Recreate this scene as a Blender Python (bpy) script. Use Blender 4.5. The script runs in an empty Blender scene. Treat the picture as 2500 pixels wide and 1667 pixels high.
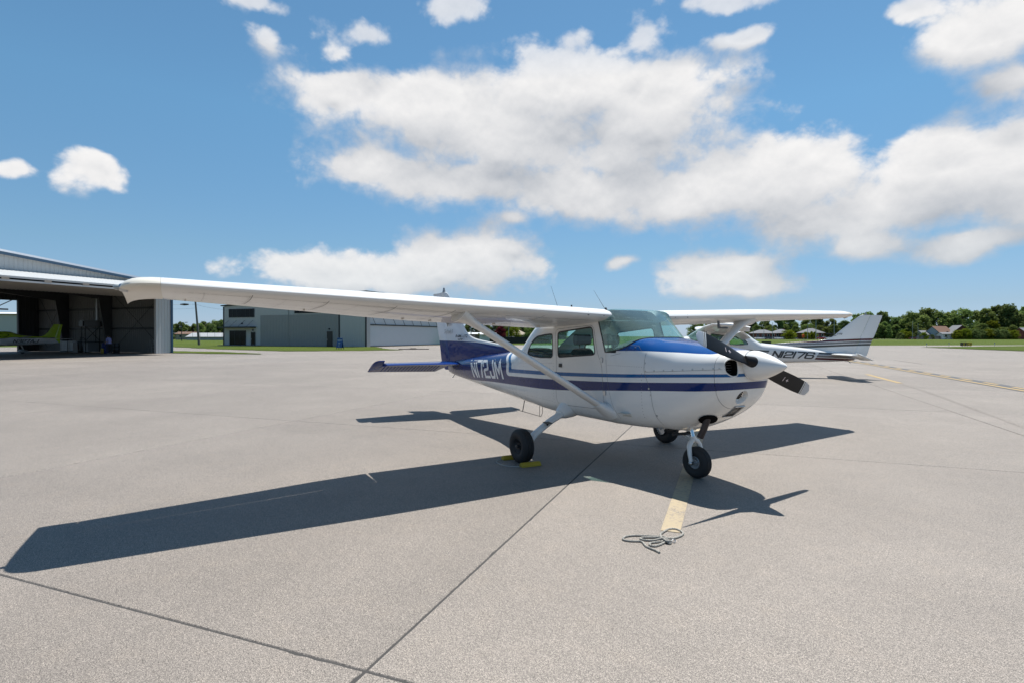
import bpy, bmesh, math, random
from mathutils import Vector, Matrix, geometry
rad = math.radians
random.seed(7)
scene = bpy.context.scene
COL = scene.collection

# ------------------------------------------------------------------ camera
CAM = Vector((4.528, -5.080, 1.610))
YAW, PITCH = 1.0243, -0.00929
cF = Vector((-math.sin(YAW)*math.cos(PITCH), math.cos(YAW)*math.cos(PITCH), math.sin(PITCH)))
cR = Vector((math.cos(YAW), math.sin(YAW), 0)); cU = cR.cross(cF)
cam_data = bpy.data.cameras.new('camera'); cam = bpy.data.objects.new('camera', cam_data); COL.objects.link(cam)
cam.matrix_world = Matrix(((cR.x, cU.x, -cF.x, CAM.x), (cR.y, cU.y, -cF.y, CAM.y), (cR.z, cU.z, -cF.z, CAM.z), (0, 0, 0, 1)))
cam_data.sensor_width = 36.0; cam_data.lens = 1350.2*36/2500; cam_data.clip_start = .05; cam_data.clip_end = 9000
scene.camera = cam
FH = Vector((-math.sin(YAW), math.cos(YAW), 0))
def W(lat, dep, z=0.0):
    """a place given as metres to the side of and ahead of the photographer's spot"""
    return Vector((CAM.x, CAM.y, 0))+cR*lat+FH*dep+Vector((0, 0, z))

# ------------------------------------------------------------------ node helper
class NT:
    def __init__(s, tree): s.t = tree; s.n = tree.nodes; s.l = tree.links
    def new(s, typ, **kw):
        n = s.n.new(typ)
        for k, v in kw.items(): setattr(n, k, v)
        return n
    def put(s, sock, v):
        if isinstance(v, bpy.types.NodeSocket): s.l.new(v, sock)
        elif v is not None:
            if hasattr(sock.default_value, '__len__') and not hasattr(v, '__len__'): v = (v,)*len(sock.default_value)
            if hasattr(sock.default_value, '__len__') and len(sock.default_value) == 4 and len(v) == 3: v = tuple(v)+(1,)
            sock.default_value = v
    def m(s, op, a, b=None, c=None, clamp=False):
        n = s.new('ShaderNodeMath', operation=op, use_clamp=clamp)
        for i, v in enumerate((a, b, c)):
            if v is not None: s.put(n.inputs[i], v)
        return n.outputs[0]
    def v(s, op, a, b=None, c=None, out=0):
        n = s.new('ShaderNodeVectorMath', operation=op)
        for i, x in enumerate((a, b, c)):
            if x is not None: s.put(n.inputs[i], x)
        return n.outputs[out]
    def dot(s, a, b): return s.v('DOT_PRODUCT', a, b, out=1)
    def length(s, a): return s.v('LENGTH', a, out=1)
    def comb(s, x, y, z):
        n = s.new('ShaderNodeCombineXYZ')
        for i, q in enumerate((x, y, z)): s.put(n.inputs[i], q)
        return n.outputs[0]
    def sep(s, v):
        n = s.new('ShaderNodeSeparateXYZ'); s.put(n.inputs[0], v); return n.outputs
    def step(s, x, lo, hi, smooth=True):
        n = s.new('ShaderNodeMapRange', interpolation_type='SMOOTHSTEP' if smooth else 'LINEAR')
        s.put(n.inputs[0], x); s.put(n.inputs[1], lo); s.put(n.inputs[2], hi); s.put(n.inputs[3], 0.0); s.put(n.inputs[4], 1.0)
        return n.outputs[0]
    def lerp(s, x, a0, a1, b0, b1):
        n = s.new('ShaderNodeMapRange'); n.clamp = True
        for i, q in enumerate((x, a0, a1, b0, b1)): s.put(n.inputs[i], q)
        return n.outputs[0]
    def mix(s, f, a, b, blend='MIX'):
        n = s.new('ShaderNodeMix', data_type='RGBA', blend_type=blend)
        s.put(n.inputs[0], f); s.put(n.inputs[6], a); s.put(n.inputs[7], b); return n.outputs[2]
    def noise(s, vec, scale, detail=4, rough=.5, dist=0.0, out=0):
        n = s.new('ShaderNodeTexNoise'); s.put(n.inputs['Vector'], vec); n.inputs['Scale'].default_value = scale
        n.inputs['Detail'].default_value = detail; n.inputs['Roughness'].default_value = rough; n.inputs['Distortion'].default_value = dist
        return n.outputs[out]
    def curve(s, x, pts, lo, hi):
        """float curve through (x, y) points, x in [lo, hi], y in [0, 2]"""
        n = s.new('ShaderNodeFloatCurve'); c = n.mapping.curves[0]
        P = [((a-lo)/(hi-lo), b/2) for a, b in pts]
        c.points[0].location = P[0]; c.points[1].location = P[-1]
        for p in P[1:-1]: c.points.new(*p)
        n.mapping.update()
        s.put(n.inputs[1], s.lerp(x, lo, hi, 0.0, 1.0))
        return s.m('MULTIPLY', n.outputs[0], 2.0)
    def bump(s, h, strength=.3, dist=.01):
        n = s.new('ShaderNodeBump'); n.inputs['Strength'].default_value = strength; n.inputs['Distance'].default_value = dist
        s.put(n.inputs['Height'], h); return n.outputs[0]

# ------------------------------------------------------------------ daylight
SUN = Vector((-.185, .32, 1.0)).normalized()
world = bpy.data.worlds.new('World'); scene.world = world; world.use_nodes = True
w = NT(world.node_tree); w.n.clear()
sky = w.new('ShaderNodeTexSky', sky_type='NISHITA'); sky.sun_disc = False
sky.sun_elevation = math.asin(SUN.z); sky.sun_rotation = math.atan2(SUN.x, SUN.y)
sky.altitude = 150; sky.air_density = 1.0; sky.dust_density = 0.25; sky.ozone_density = 1.4
SKY_K = .0765
tc = w.new('ShaderNodeTexCoord'); D = tc.outputs['Generated']
az = w.m('ARCTAN2', w.dot(D, tuple(cR)), w.dot(D, tuple(FH)))
dz = w.sep(D)[2]
el = w.m('ARCSINE', w.m('MINIMUM', w.m('MAXIMUM', dz, -1.0), 1.0))
# fair-weather cumulus: (bearing, elevation, half width, half height) in radians
CLOUDS = [(-0.137,.395,.211,.050),(.089,.417,.174,.063),(.256,.387,.134,.063),(-.02,.348,.255,.061),(.212,.334,.185,.073),(-.25,.40,.082,.035),
 (-.258,.286,.098,.038),(-.099,.265,.172,.043),(.136,.253,.214,.05),(.336,.235,.164,.055),(.43,.253,.105,.072),(.499,.179,.129,.05),(.569,.14,.069,.026),
 (.653,.252,.083,.046),(.718,.247,.063,.041),(.633,.201,.108,.048),(.75,.198,.08,.061),(.692,.128,.058,.021),(-.385,.455,.046,.020),(-.243,.479,.086,.029),
 (-.424,.503,.081,.016),(-.091,.525,.07,.026),(-.29,.455,.036,.016),(.234,.474,.044,.024),(.355,.513,.086,.014),(.389,.459,.04,.016),(.704,.397,.056,.042),
 (.731,.33,.034,.026),(.631,.446,.03,.013),(-.664,.230,.050,.034),(-.646,.205,.042,.018),(-.75,.214,.018,.013),(-.31,.112,.135,.030),(-.068,.129,.105,.057),
 (-.138,.099,.141,.031),(.357,.105,.087,.03),(.384,.075,.091,.023),(.182,.121,.028,.011),(-.013,.199,.036,.013)]
outside = w.m('MAXIMUM', w.step(w.m('ABSOLUTE', az), .78, .95), w.step(el, .56, .70))
def cloudiness(dlt, fine):
    q = w.v('MULTIPLY', w.v('ADD', D, (0, 0, dlt)), (1, 1, 1.3))
    # domain warp so that no outline stays a plain ellipse
    wx, wy, wz = w.sep(w.v('SUBTRACT', w.noise(q, 4.5, 3, .5, out=1), (.5, .5, .5)))
    p = w.comb(w.m('MULTIPLY_ADD', wx, .15, az), w.m('ADD', w.m('MULTIPLY_ADD', wy, .07, el), dlt), 0.0)
    d = None
    for a, e, rx, ry in CLOUDS:
        thin = rx < .045 or e > .44
        if thin: rx, ry = rx*1.3, ry*1.4
        l = w.length(w.v('MULTIPLY_ADD', p, (1/rx, 1/ry, 0), (-a/rx, -e/ry, 0)))
        if thin: l = w.m('ADD', l, .50 if a < -.2 else .40)
        d = l if d is None else w.m('SMOOTH_MIN', d, l, .40)
    # scattered cumulus out of view, all round and overhead, thinned to weaken sky fill
    g = w.noise(q, 2.3, 3, .5)
    dg = w.lerp(g, .54, .76, 2.4, .40)
    d = w.m('MINIMUM', d, w.m('ADD', dg, w.m('MULTIPLY', w.m('SUBTRACT', 1.0, outside), 3.0)))
    lo = w.m('MULTIPLY', w.m('SUBTRACT', w.noise(q, 8.0, 3, .5), .5), 1.5)
    base = w.m('SUBTRACT', lo, d)
    if fine == 0: return base, None
    return base, detail(q)
def detail(q):
    vo = w.new('ShaderNodeTexVoronoi', feature='F1'); vo.normalize = True; w.put(vo.inputs['Vector'], q); vo.inputs['Scale'].default_value = 17; vo.inputs['Detail'].default_value = 3; vo.inputs['Roughness'].default_value = .58; vo.inputs['Lacunarity'].default_value = 2.1
    puff = w.m('MULTIPLY', w.m('SUBTRACT', .30, vo.outputs['Distance']), 1.25)
    hi = w.m('MULTIPLY', w.m('SUBTRACT', w.noise(q, 20, 6, .60, .3), .5), .95)
    return w.m('ADD', puff, hi)
b0, det = cloudiness(0.0, True)
b1, _x = cloudiness(.070, False)
det1 = detail(w.v('MULTIPLY', w.v('ADD', D, (0, 0, .011)), (1, 1, 1.3)))
f0 = w.m('ADD', b0, det)
above = w.m('SUBTRACT', b0, b1)                       # > 0 : lit crowns, < 0 : shaded bases
crown = w.step(above, -.5, .6)
dens = w.step(f0, w.lerp(crown, 0, 1, -1.45, -1.25), w.lerp(crown, 0, 1, -.52, -.78))
dens = w.m('MULTIPLY', dens, w.lerp(el, .43, .48, 1.0, .74))
relief = w.m('MULTIPLY', w.m('SUBTRACT', det, det1), .34)
lit = w.m('ADD', w.step(above, -1.2, .78, False), relief)
lit = w.m('SUBTRACT', lit, w.m('ADD', .09, w.m('MULTIPLY', w.step(b0, -.6, .5), .26)), clamp=True)
ccol = w.mix(lit, (.37, .405, .46), (.86, .85, .845))
ccol = w.mix(w.step(f0, -1.25, -.6), w.mix(.55, ccol, (.50, .58, .70)), ccol)      # thin rims let the sky through
ccol = w.mix(w.step(el, .02, .22), w.mix(.35, ccol, (.46, .56, .63)), ccol)   # low clouds seen through more air
ccol = w.v('SCALE', ccol); ccol.node.inputs['Scale'].default_value = .81/SKY_K
tint = w.mix(w.step(el, .0, .05, False), (.58, .78, 1.35), (.58, .72, 1.0))         # the haze of a clear summer noon near the horizon
tint = w.mix(w.step(el, .05, .14, False), tint, (.66, .86, .97))
tint = w.mix(w.step(el, .14, .36, False), tint, (.78, 1.13, 1.17))
cs = w.v('MULTIPLY', sky.outputs[0], tint)
col = w.mix(w.m('MULTIPLY', dens, w.step(el, -.005, .03)), cs, ccol)
bg = w.new('ShaderNodeBackground'); w.put(bg.inputs[0], col); bg.inputs[1].default_value = SKY_K
w.l.new(bg.outputs[0], w.new('ShaderNodeOutputWorld').inputs[0])
world.cycles.sampling_method = 'NONE'

sun_data = bpy.data.lights.new('sun', 'SUN'); sun_data.energy = 5.0; sun_data.angle = rad(.53); sun_data.color = (1.0, .965, .90)
sun = bpy.data.objects.new('sun', sun_data); COL.objects.link(sun); sun.location = (0, 0, 60)
sun.rotation_euler = SUN.to_track_quat('Z', 'Y').to_euler()
scene.view_settings.view_transform = 'Standard'; scene.view_settings.look = 'None'; scene.view_settings.exposure = 0.42; scene.view_settings.gamma = 1.0
scene.render.engine = 'CYCLES'; scene.cycles.max_bounces = 6; scene.cycles.diffuse_bounces = 3; scene.cycles.glossy_bounces = 3; scene.cycles.transparent_max_bounces = 16; scene.cycles.caustics_reflective = False; scene.cycles.caustics_refractive = False
# ------------------------------------------------------------------ materials
MATS = {}
def mat(name, build):
    if name in MATS: return MATS[name]
    m = bpy.data.materials.new(name); m.use_nodes = True
    t = NT(m.node_tree); b = t.n['Principled BSDF']; build(t, b); MATS[name] = m
    return m
def objco(t): return t.new('ShaderNodeTexCoord').outputs['Object']
def plain(name, col, rough=.5, metal=0.0, coat=0.0, var=.06, scale=6.0, spec=None, bump=0.0):
    def f(t, b):
        co = objco(t); n = t.noise(co, scale, 4, .6)
        c = t.mix(n, tuple(x*(1-var) for x in col), tuple(min(1, x*(1+var)) for x in col))
        t.put(b.inputs['Base Color'], c); t.put(b.inputs['Roughness'], t.lerp(n, .2, .8, max(0, rough-.05), min(1, rough+.06)))
        b.inputs['Metallic'].default_value = metal; b.inputs['Coat Weight'].default_value = coat; b.inputs['Coat Roughness'].default_value = .04
        if spec is not None: b.inputs['Specular IOR Level'].default_value = spec
        if bump: t.put(b.inputs['Normal'], t.bump(t.noise(co, scale*6, 3), bump, .01))
    return mat(name, f)

def concrete_color(t, co, rnd, base=(.250, .218, .190)):
    v0 = t.noise(co, 165, 3, .8)                          # exposed fine aggregate
    v1 = t.noise(co, 60, 4, .75)
    v2 = t.noise(co, .55, 6, .62); v3 = t.noise(co, .11, 3, .5); v4 = t.noise(co, 4.0, 5, .65)
    k = t.m('ADD', .10, t.m('MULTIPLY', t.step(v0, .30, .70), 1.52))
    k = t.m('MULTIPLY', k, t.lerp(v1, .30, .70, .56, 1.46))
    k = t.m('MULTIPLY', k, t.lerp(v2, .25, .75, .86, 1.10)); k = t.m('MULTIPLY', k, t.lerp(v3, .3, .7, .93, 1.06)); k = t.m('MULTIPLY', k, t.lerp(v4, .25, .75, .93, 1.06))
    k = t.m('MULTIPLY', k, t.lerp(t.noise(co, 19, 3, .6), .3, .7, .90, 1.10))
    if rnd is not None: k = t.m('MULTIPLY', k, t.lerp(rnd, 0, 1, .93, 1.05))
    c = t.v('SCALE', base); t.put(c.node.inputs['Scale'], k)
    c = t.mix(t.m('MULTIPLY', t.step(v4, .45, .85), .25), c, t.v('MULTIPLY', c, (1.06, .98, .86)))
    stain = t.m('MULTIPLY', t.step(t.noise(co, 1.3, 6, .72, .8), .62, .80), .34)      # oil spots and tyre smears
    return t.mix(stain, c, t.v('MULTIPLY', c, (.60, .57, .54))), v0, v1
def m_concrete(t, b):
    oi = t.new('ShaderNodeObjectInfo'); co = t.v('ADD', t.new('ShaderNodeNewGeometry').outputs['Position'], (0, 0, 0))
    c, v0, v1 = concrete_color(t, co, oi.outputs['Random'])
    t.put(b.inputs['Base Color'], c); b.inputs['Roughness'].default_value = .68; b.inputs['Specular IOR Level'].default_value = .45
    t.put(b.inputs['Normal'], t.bump(t.m('ADD', v0, v1), .28, .002))
CONC = mat('concrete', m_concrete)
GA = rad(37.3); GE1 = Vector((math.cos(GA), math.sin(GA), 0)); GE2 = Vector((-math.sin(GA), math.cos(GA), 0)); GS = 6.1; G1, G2 = -1.10, -4.575
def m_far(t, b):
    p = t.new('ShaderNodeNewGeometry').outputs['Position']
    c, v0, v1 = concrete_color(t, p, None)
    wob = t.m('MULTIPLY', t.m('SUBTRACT', t.noise(p, 1.3, 3), .5), .10)
    d = None; cell = []
    for e, o in ((GE1, G1), (GE2, G2)):
        u = t.m('DIVIDE', t.m('SUBTRACT', t.m('ADD', t.dot(p, tuple(e)), wob), o), GS)
        cell.append(t.m('FLOOR', u))
        q = t.m('MULTIPLY', t.m('PINGPONG', u, .5), GS); d = q if d is None else t.m('MINIMUM', d, q)
    wn = t.new('ShaderNodeTexWhiteNoise', noise_dimensions='2D'); t.put(wn.inputs['Vector'], t.comb(cell[0], cell[1], 0.0))
    k = t.v('SCALE', c); t.put(k.node.inputs['Scale'], t.lerp(wn.outputs[0], 0, 1, .93, 1.05))
    line = t.m('MULTIPLY', t.m('SUBTRACT', 1.0, t.step(d, .012, .03)), t.lerp(t.noise(p, .35, 3), .35, .65, .15, .8))
    t.put(b.inputs['Base Color'], t.mix(line, k, (.09, .085, .08))); b.inputs['Roughness'].default_value = .65; b.inputs['Specular IOR Level'].default_value = .5
FARCONC = mat('far_concrete', m_far)
def m_grass(t, b):
    p = t.new('ShaderNodeNewGeometry').outputs['Position']
    a = t.noise(p, .06, 4, .6); c0 = t.noise(p, 1.2, 6, .7); f = t.noise(p, 11, 3, .7)
    c = t.mix(t.step(a, .35, .65), (.062, .098, .016), (.090, .122, .020))
    c = t.mix(t.m('MULTIPLY', t.step(c0, .42, .75), .7), c, (.125, .132, .034))
    c = t.mix(t.m('MULTIPLY', t.step(f, .35, .8), .45), c, (.038, .060, .009))
    t.put(b.inputs['Base Color'], c); b.inputs['Roughness'].default_value = .95; b.inputs['Specular IOR Level'].default_value = .1
    t.put(b.inputs['Normal'], t.bump(t.m('ADD', f, c0), .9, .15))
GRASS = mat('grass', m_grass)
def m_asph(t, b):
    p = t.new('ShaderNodeNewGeometry').outputs['Position']
    n = t.noise(p, 1.2, 6, .7)
    t.put(b.inputs['Base Color'], t.mix(n, (.19, .185, .18), (.27, .26, .25))); b.inputs['Roughness'].default_value = .92
ASPH = mat('asphalt', m_asph)
TAR = plain('joint_filler', (.045, .042, .040), .8, var=.4, scale=3)
def m_line(col, wear=.52):
    def f(t, b):
        p = t.new('ShaderNodeNewGeometry').outputs['Position']
        c, v0, v1 = concrete_color(t, p, None)
        k = t.m('ADD', t.m('MULTIPLY', t.noise(p, 28, 5, .75), .75), t.m('MULTIPLY', t.noise(p, 2.2, 4, .6), .35))
        pt = t.mix(t.noise(p, 6, 3), col, tuple(x*.8 for x in col))
        t.put(b.inputs['Base Color'], t.mix(t.step(k, wear-.06, wear+.10), pt, c)); b.inputs['Roughness'].default_value = .75
    return f
YLINE = mat('worn_yellow_paint', m_line((.43, .345, .225), .60))
YFAR = mat('yellow_paint', m_line((.45, .31, .12), .62))
BLKLINE = mat('black_paint', m_line((.075, .08, .09), .62))
WHITE = plain('white_paint', (.76, .76, .745), .36, coat=.35, var=.035, scale=3, bump=.02)
CREAM = plain('aged_cream_plastic', (.70, .66, .57), .38, coat=.2, var=.06, scale=5)
def corrug(name, col, rough=.45, var=.05, metal=0.0):
    return plain(name, col, rough, metal, var=var, scale=1.3)
BLACK = plain('black_metal', (.018, .019, .021), .4)
DARK = plain('dark_plastic', (.02, .021, .023), .55)
RUBBER = plain('tyre_rubber', (.022, .022, .023), .72, var=.25, scale=30, bump=.15)
STEEL = plain('bare_steel', (.50, .51, .52), .32, 1.0, var=.12, scale=20)
CHROME = plain('chrome', (.75, .76, .77), .12, 1.0)
SEAL = plain('window_seal', (.025, .026, .027), .6)
SEAM = plain('panel_gap', (.16, .165, .17), .7)
NAVY = plain('navy_lacquer', (.003, .028, .165), .25, coat=.45, var=.05, scale=2, spec=.05)
def schlick(t, f0=.045, power=5.0):
    g = t.new('ShaderNodeNewGeometry'); c = t.m('ABSOLUTE', t.dot(g.outputs['Normal'], g.outputs['Incoming']))
    return t.m('ADD', f0, t.m('MULTIPLY', t.m('POWER', t.m('SUBTRACT', 1.0, c, clamp=True), power), 1-f0))
def glassmat(name, tint, ior=1.35):
    def f(t, b):
        t.n.remove(b); tr = t.new('ShaderNodeBsdfTransparent'); tr.inputs[0].default_value = tint+(1,)
        gl = t.new('ShaderNodeBsdfGlossy'); gl.inputs['Roughness'].default_value = .015; gl.inputs[0].default_value = (.95, 1, 1, 1)
        fr = schlick(t)
        mx = t.new('ShaderNodeMixShader'); t.l.new(fr, mx.inputs[0]); t.l.new(tr.outputs[0], mx.inputs[1]); t.l.new(gl.outputs[0], mx.inputs[2])
        t.l.new(mx.outputs[0], t.n['Material Output'].inputs[0])
    return mat(name, f)
def dusty_glare_glass(name, tint, dust_glare):  # dust film raised to paint glare and sky reflections into the glass
    def f(t, b):
        t.n.remove(b); co = objco(t); tr = t.new('ShaderNodeBsdfTransparent'); tr.inputs[0].default_value = tint+(1,)
        gl = t.new('ShaderNodeBsdfGlossy'); gl.inputs['Roughness'].default_value = .02; gl.inputs[0].default_value = (.9, 1, 1, 1)
        df = t.new('ShaderNodeBsdfTranslucent'); df.inputs[0].default_value = (.55, .72, .68, 1)
        d2 = t.new('ShaderNodeBsdfDiffuse'); d2.inputs[0].default_value = (.45, .62, .60, 1)
        ad = t.new('ShaderNodeMixShader'); t.l.new(df.outputs[0], ad.inputs[1]); t.l.new(d2.outputs[0], ad.inputs[2])
        fr = schlick(t)
        m0 = t.new('ShaderNodeMixShader'); t.put(m0.inputs[0], t.m('ADD', dust_glare*.5, t.m('MULTIPLY', t.step(t.noise(co, 9, 6, .75, .4), .48, .85), dust_glare)))
        t.l.new(tr.outputs[0], m0.inputs[1]); t.l.new(ad.outputs[0], m0.inputs[2])
        mx = t.new('ShaderNodeMixShader'); t.l.new(fr, mx.inputs[0]); t.l.new(m0.outputs[0], mx.inputs[1]); t.l.new(gl.outputs[0], mx.inputs[2])
        t.l.new(mx.outputs[0], t.n['Material Output'].inputs[0])
    return mat(name, f)
GLASS = dusty_glare_glass('tinted_glass', (.64, .87, .83), .07); WSGLASS = dusty_glare_glass('windshield_glass', (.66, .89, .86), .42)
BGLASS = plain('dark_window_glass', (.008, .010, .012), .08, spec=.12)

# ------------------------------------------------------------------ geometry helpers
class MB:
    def __init__(s): s.v = []; s.f = []; s.mi = []
    def add(s, verts, faces, mi=0):
        o = len(s.v); s.v += [tuple(p) for p in verts]; s.f += [tuple(i+o for i in f) for f in faces]; s.mi += [mi]*len(faces)
    def box(s, lo, hi, M=None, mi=0):
        (a, b, c), (d, e, f) = lo, hi
        P = [Vector(p) for p in ((a,b,c),(d,b,c),(d,e,c),(a,e,c),(a,b,f),(d,b,f),(d,e,f),(a,e,f))]
        if M is not None: P = [M @ p for p in P]
        s.add(P, [(0,3,2,1),(4,5,6,7),(0,1,5,4),(1,2,6,5),(2,3,7,6),(3,0,4,7)], mi)
    def grid(s, rows, closed=False, mi=0, flip=False):
        n = len(rows[0]); o = len(s.v)
        for r in rows: s.v += [tuple(p) for p in r]
        for i in range(len(rows)-1):
            for j in range(n if closed else n-1):
                k = (j+1) % n; q = (o+i*n+j, o+i*n+k, o+(i+1)*n+k, o+(i+1)*n+j)
                s.f.append(q[::-1] if flip else q); s.mi.append(mi)
    def cap(s, ring, mi=0, flip=False):
        o = len(s.v); s.v += [tuple(p) for p in ring]; f = tuple(range(o, o+len(ring))); s.f.append(f[::-1] if flip else f); s.mi.append(mi)
    def tube(s, pts, r, n=8, caps=True, mi=0, squash=None):
        """r: radius or list; squash=(direction, factor) makes streamlined sections"""
        pts = [Vector(p) for p in pts]; m = len(pts); rs = r if hasattr(r, '__len__') else [r]*m
        rows = []; ref = None
        for i, p in enumerate(pts):
            t = (pts[min(i+1, m-1)]-pts[max(i-1, 0)]).normalized()
            if squash is not None:
                a = Vector(squash[0]); a = (a-t*a.dot(t)).normalized(); b = t.cross(a); k = squash[1]
            else:
                if ref is None: ref = Vector((0, 0, 1)) if abs(t.z) < .9 else Vector((1, 0, 0))
                a = (ref-t*ref.dot(t)).normalized(); b = t.cross(a); k = 1; ref = a
            rows.append([p+a*(math.cos(2*math.pi*j/n)*rs[i]*k)+b*(math.sin(2*math.pi*j/n)*rs[i]) for j in range(n)])
        s.grid(rows, True, mi)
        if caps: s.cap(rows[0], mi, True); s.cap(rows[-1], mi)
    def lathe(s, prof, org, axis, n=24, mi=0, caps=False):
        """prof: (axial, radius)"""
        axis = Vector(axis).normalized(); org = Vector(org); a = axis.orthogonal().normalized(); b = axis.cross(a)
        rows = [[org+axis*h+(a*math.cos(2*math.pi*j/n)+b*math.sin(2*math.pi*j/n))*max(r, 1e-4) for j in range(n)] for h, r in prof]
        s.grid(rows, True, mi)
        if caps: s.cap(rows[0], mi, True); s.cap(rows[-1], mi)
    def poly(s, loops, fn, mi=0, flip=False):
        """tessellated 2D outline with holes, mapped by fn(u, v) to 3D"""
        L = [[Vector((p[0], p[1], 0)) for p in l] for l in loops]; flat = [p for l in loops for p in l]
        tr = geometry.tessellate_polygon(L)
        s.add([fn(*p) for p in flat], [t[::-1] if flip else t for t in tr], mi)
    def mesh(s, name, mats, smooth=False, angle=40, merge=False):
        me = bpy.data.meshes.new(name); me.from_pydata(s.v, [], s.f)
        for m in (mats if isinstance(mats, (list, tuple)) else [mats]): me.materials.append(m)
        for p, i in zip(me.polygons, s.mi): p.material_index = i
        if merge:
            bm = bmesh.new(); bm.from_mesh(me); bmesh.ops.remove_doubles(bm, verts=bm.verts, dist=merge); bm.to_mesh(me); bm.free()
        if smooth:
            me.polygons.foreach_set('use_smooth', [True]*len(me.polygons)); me.set_sharp_from_angle(angle=rad(angle))
        me.update(); return me
    def build(s, name, mats, parent=None, smooth=False, angle=40, merge=False, fixn=False):
        me = s.mesh(name, mats, smooth, angle, merge)
        if fixn:
            bm = bmesh.new(); bm.from_mesh(me); bmesh.ops.recalc_face_normals(bm, faces=bm.faces); bm.to_mesh(me); bm.free()
        return obj(name, me, parent)
def obj(name, data, parent=None):
    o = bpy.data.objects.new(name, data); COL.objects.link(o)
    if parent is not None: o.parent = parent
    return o
def tag(o, label=None, cat=None, group=None, kind=None):
    for k, v in (('label', label), ('category', cat), ('group', group), ('kind', kind)):
        if v: o[k] = v
    return o
def thing(name, loc, label, cat, rz=0.0, group=None):
    o = obj(name, None); o.location = loc; o.rotation_euler = (0, 0, rz); o.empty_display_size = .3
    return tag(o, label, cat, group)
def copy_tree(o, parent=None):
    c = o.copy(); COL.objects.link(c); c.parent = parent
    for ch in [k for k in o.children]: copy_tree(ch, c)
    return c
def text_mesh(s, size, fn, name, m, parent, shear=0.0, bold=0.0, align='LEFT'):
    cu = bpy.data.curves.new('txt', 'FONT'); cu.body = s; cu.size = size; cu.shear = shear; cu.offset = bold; cu.align_x = align; cu.resolution_u = 3
    tmp = bpy.data.objects.new('txt', cu); COL.objects.link(tmp)
    dg = bpy.context.evaluated_depsgraph_get(); me = bpy.data.meshes.new_from_object(tmp.evaluated_get(dg))
    bpy.data.objects.remove(tmp); bpy.data.curves.remove(cu)
    for v in me.vertices: v.co = fn(v.co.x, v.co.y)
    me.materials.clear(); me.materials.append(m); me.name = name
    return obj(name, me, parent)
STROKES = {'N': [[(0,0),(0,1)],[(0,1),(1,0)],[(1,0),(1,1)]], '1': [[(.5,0),(.5,1)]], '7': [[(0,1),(1,1),(.42,0)]],
 '2': [[(0,.72),(0,.9),(.12,1),(.88,1),(1,.9),(1,.60),(.88,.50),(.12,.44),(0,.34),(0,0),(1,0)]], 'J': [[(1,1),(1,.12),(.85,0),(.15,0),(0,.12),(0,.30)]],
 'M': [[(0,0),(0,1),(.5,.30),(1,1),(1,0)]], '6': [[(1,.82),(.88,1),(.12,1),(0,.88),(0,.12),(.12,0),(.88,0),(1,.12),(1,.42),(.88,.54),(.04,.54)]],
 '3': [[(0,.84),(.12,1),(.88,1),(1,.88),(1,.64),(.86,.53),(.3,.53)],[(.86,.50),(1,.40),(1,.12),(.88,0),(.12,0),(0,.16)]], 'A': [[(0,0),(.5,1),(1,0)],[(.22,.33),(.78,.33)]],
 'C': [[(1,.8),(.85,1),(.15,1),(0,.85),(0,.15),(.15,0),(.85,0),(1,.2)]], 'D': [[(0,0),(0,1)],[(.03,1),(.75,1),(1,.8),(1,.2),(.75,0),(.03,0)]],
 '>': [[(0,.5),(.95,.5)],[(.55,.85),(1,.5),(.55,.15)]], 'T': [[(0,1),(1,1)],[(.5,.98),(.5,0)]]}
def stroke_text(mb, chars, fn, hw, sub=6):
    """chars: (character, u0, u1); fn(u, v, layer) -> 3D, v in [0, 1]; hw: half stroke width as (in u, in v)"""
    lay = 0
    for ch, u0, u1 in chars:
        for st in STROKES[ch]:
            P = []
            for i in range(len(st)-1):
                for k in range(sub): P.append(tuple(st[i][q]+(st[i+1][q]-st[i][q])*k/sub for q in (0, 1)))
            P.append(st[-1]); P = [Vector((u0+(u1-u0)*a, b)) for a, b in P]
            asp = hw[0]/hw[1]; Q = [Vector((p.x/asp, p.y)) for p in P]; rows = []
            for i, p in enumerate(Q):
                d0 = (p-Q[i-1]).normalized() if i else None; d1 = (Q[i+1]-p).normalized() if i < len(Q)-1 else None
                d = ((d0 or d1)+(d1 or d0)).normalized(); n = Vector((-d.y, d.x)); k = 1/max(.45, n.dot(Vector((-(d1 or d0).y, (d1 or d0).x))))
                e = (hw[1] if i == len(Q)-1 else -hw[1] if i == 0 else 0)*.98
                c = p+d*e
                rows.append([fn((c.x+n.x*hw[1]*k)*asp, c.y+n.y*hw[1]*k, lay), fn((c.x-n.x*hw[1]*k)*asp, c.y-n.y*hw[1]*k, lay)])
            mb.grid(rows); lay += 1
# ---------- light-aircraft lofts: pure functions (metres, x forward, z up) ----------
def mono(xs, ys, x):
    """monotone cubic interpolation; xs ascending"""
    n = len(xs)
    if x <= xs[0]: return ys[0]
    if x >= xs[-1]: return ys[-1]
    i = 0
    while x > xs[i+1]: i += 1
    d = [(ys[k+1]-ys[k])/(xs[k+1]-xs[k]) for k in range(n-1)]
    def tang(k):
        if k == 0: return d[0]
        if k == n-1: return d[-1]
        if d[k-1]*d[k] <= 0: return 0.0
        return 2*d[k-1]*d[k]/(d[k-1]+d[k])
    h = xs[i+1]-xs[i]; t = (x-xs[i])/h; m0, m1 = tang(i), tang(i+1)
    return ((2*t**3-3*t*t+1)*ys[i]+(t**3-2*t*t+t)*h*m0+(-2*t**3+3*t*t)*ys[i+1]+(t**3-t*t)*h*m1)

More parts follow.
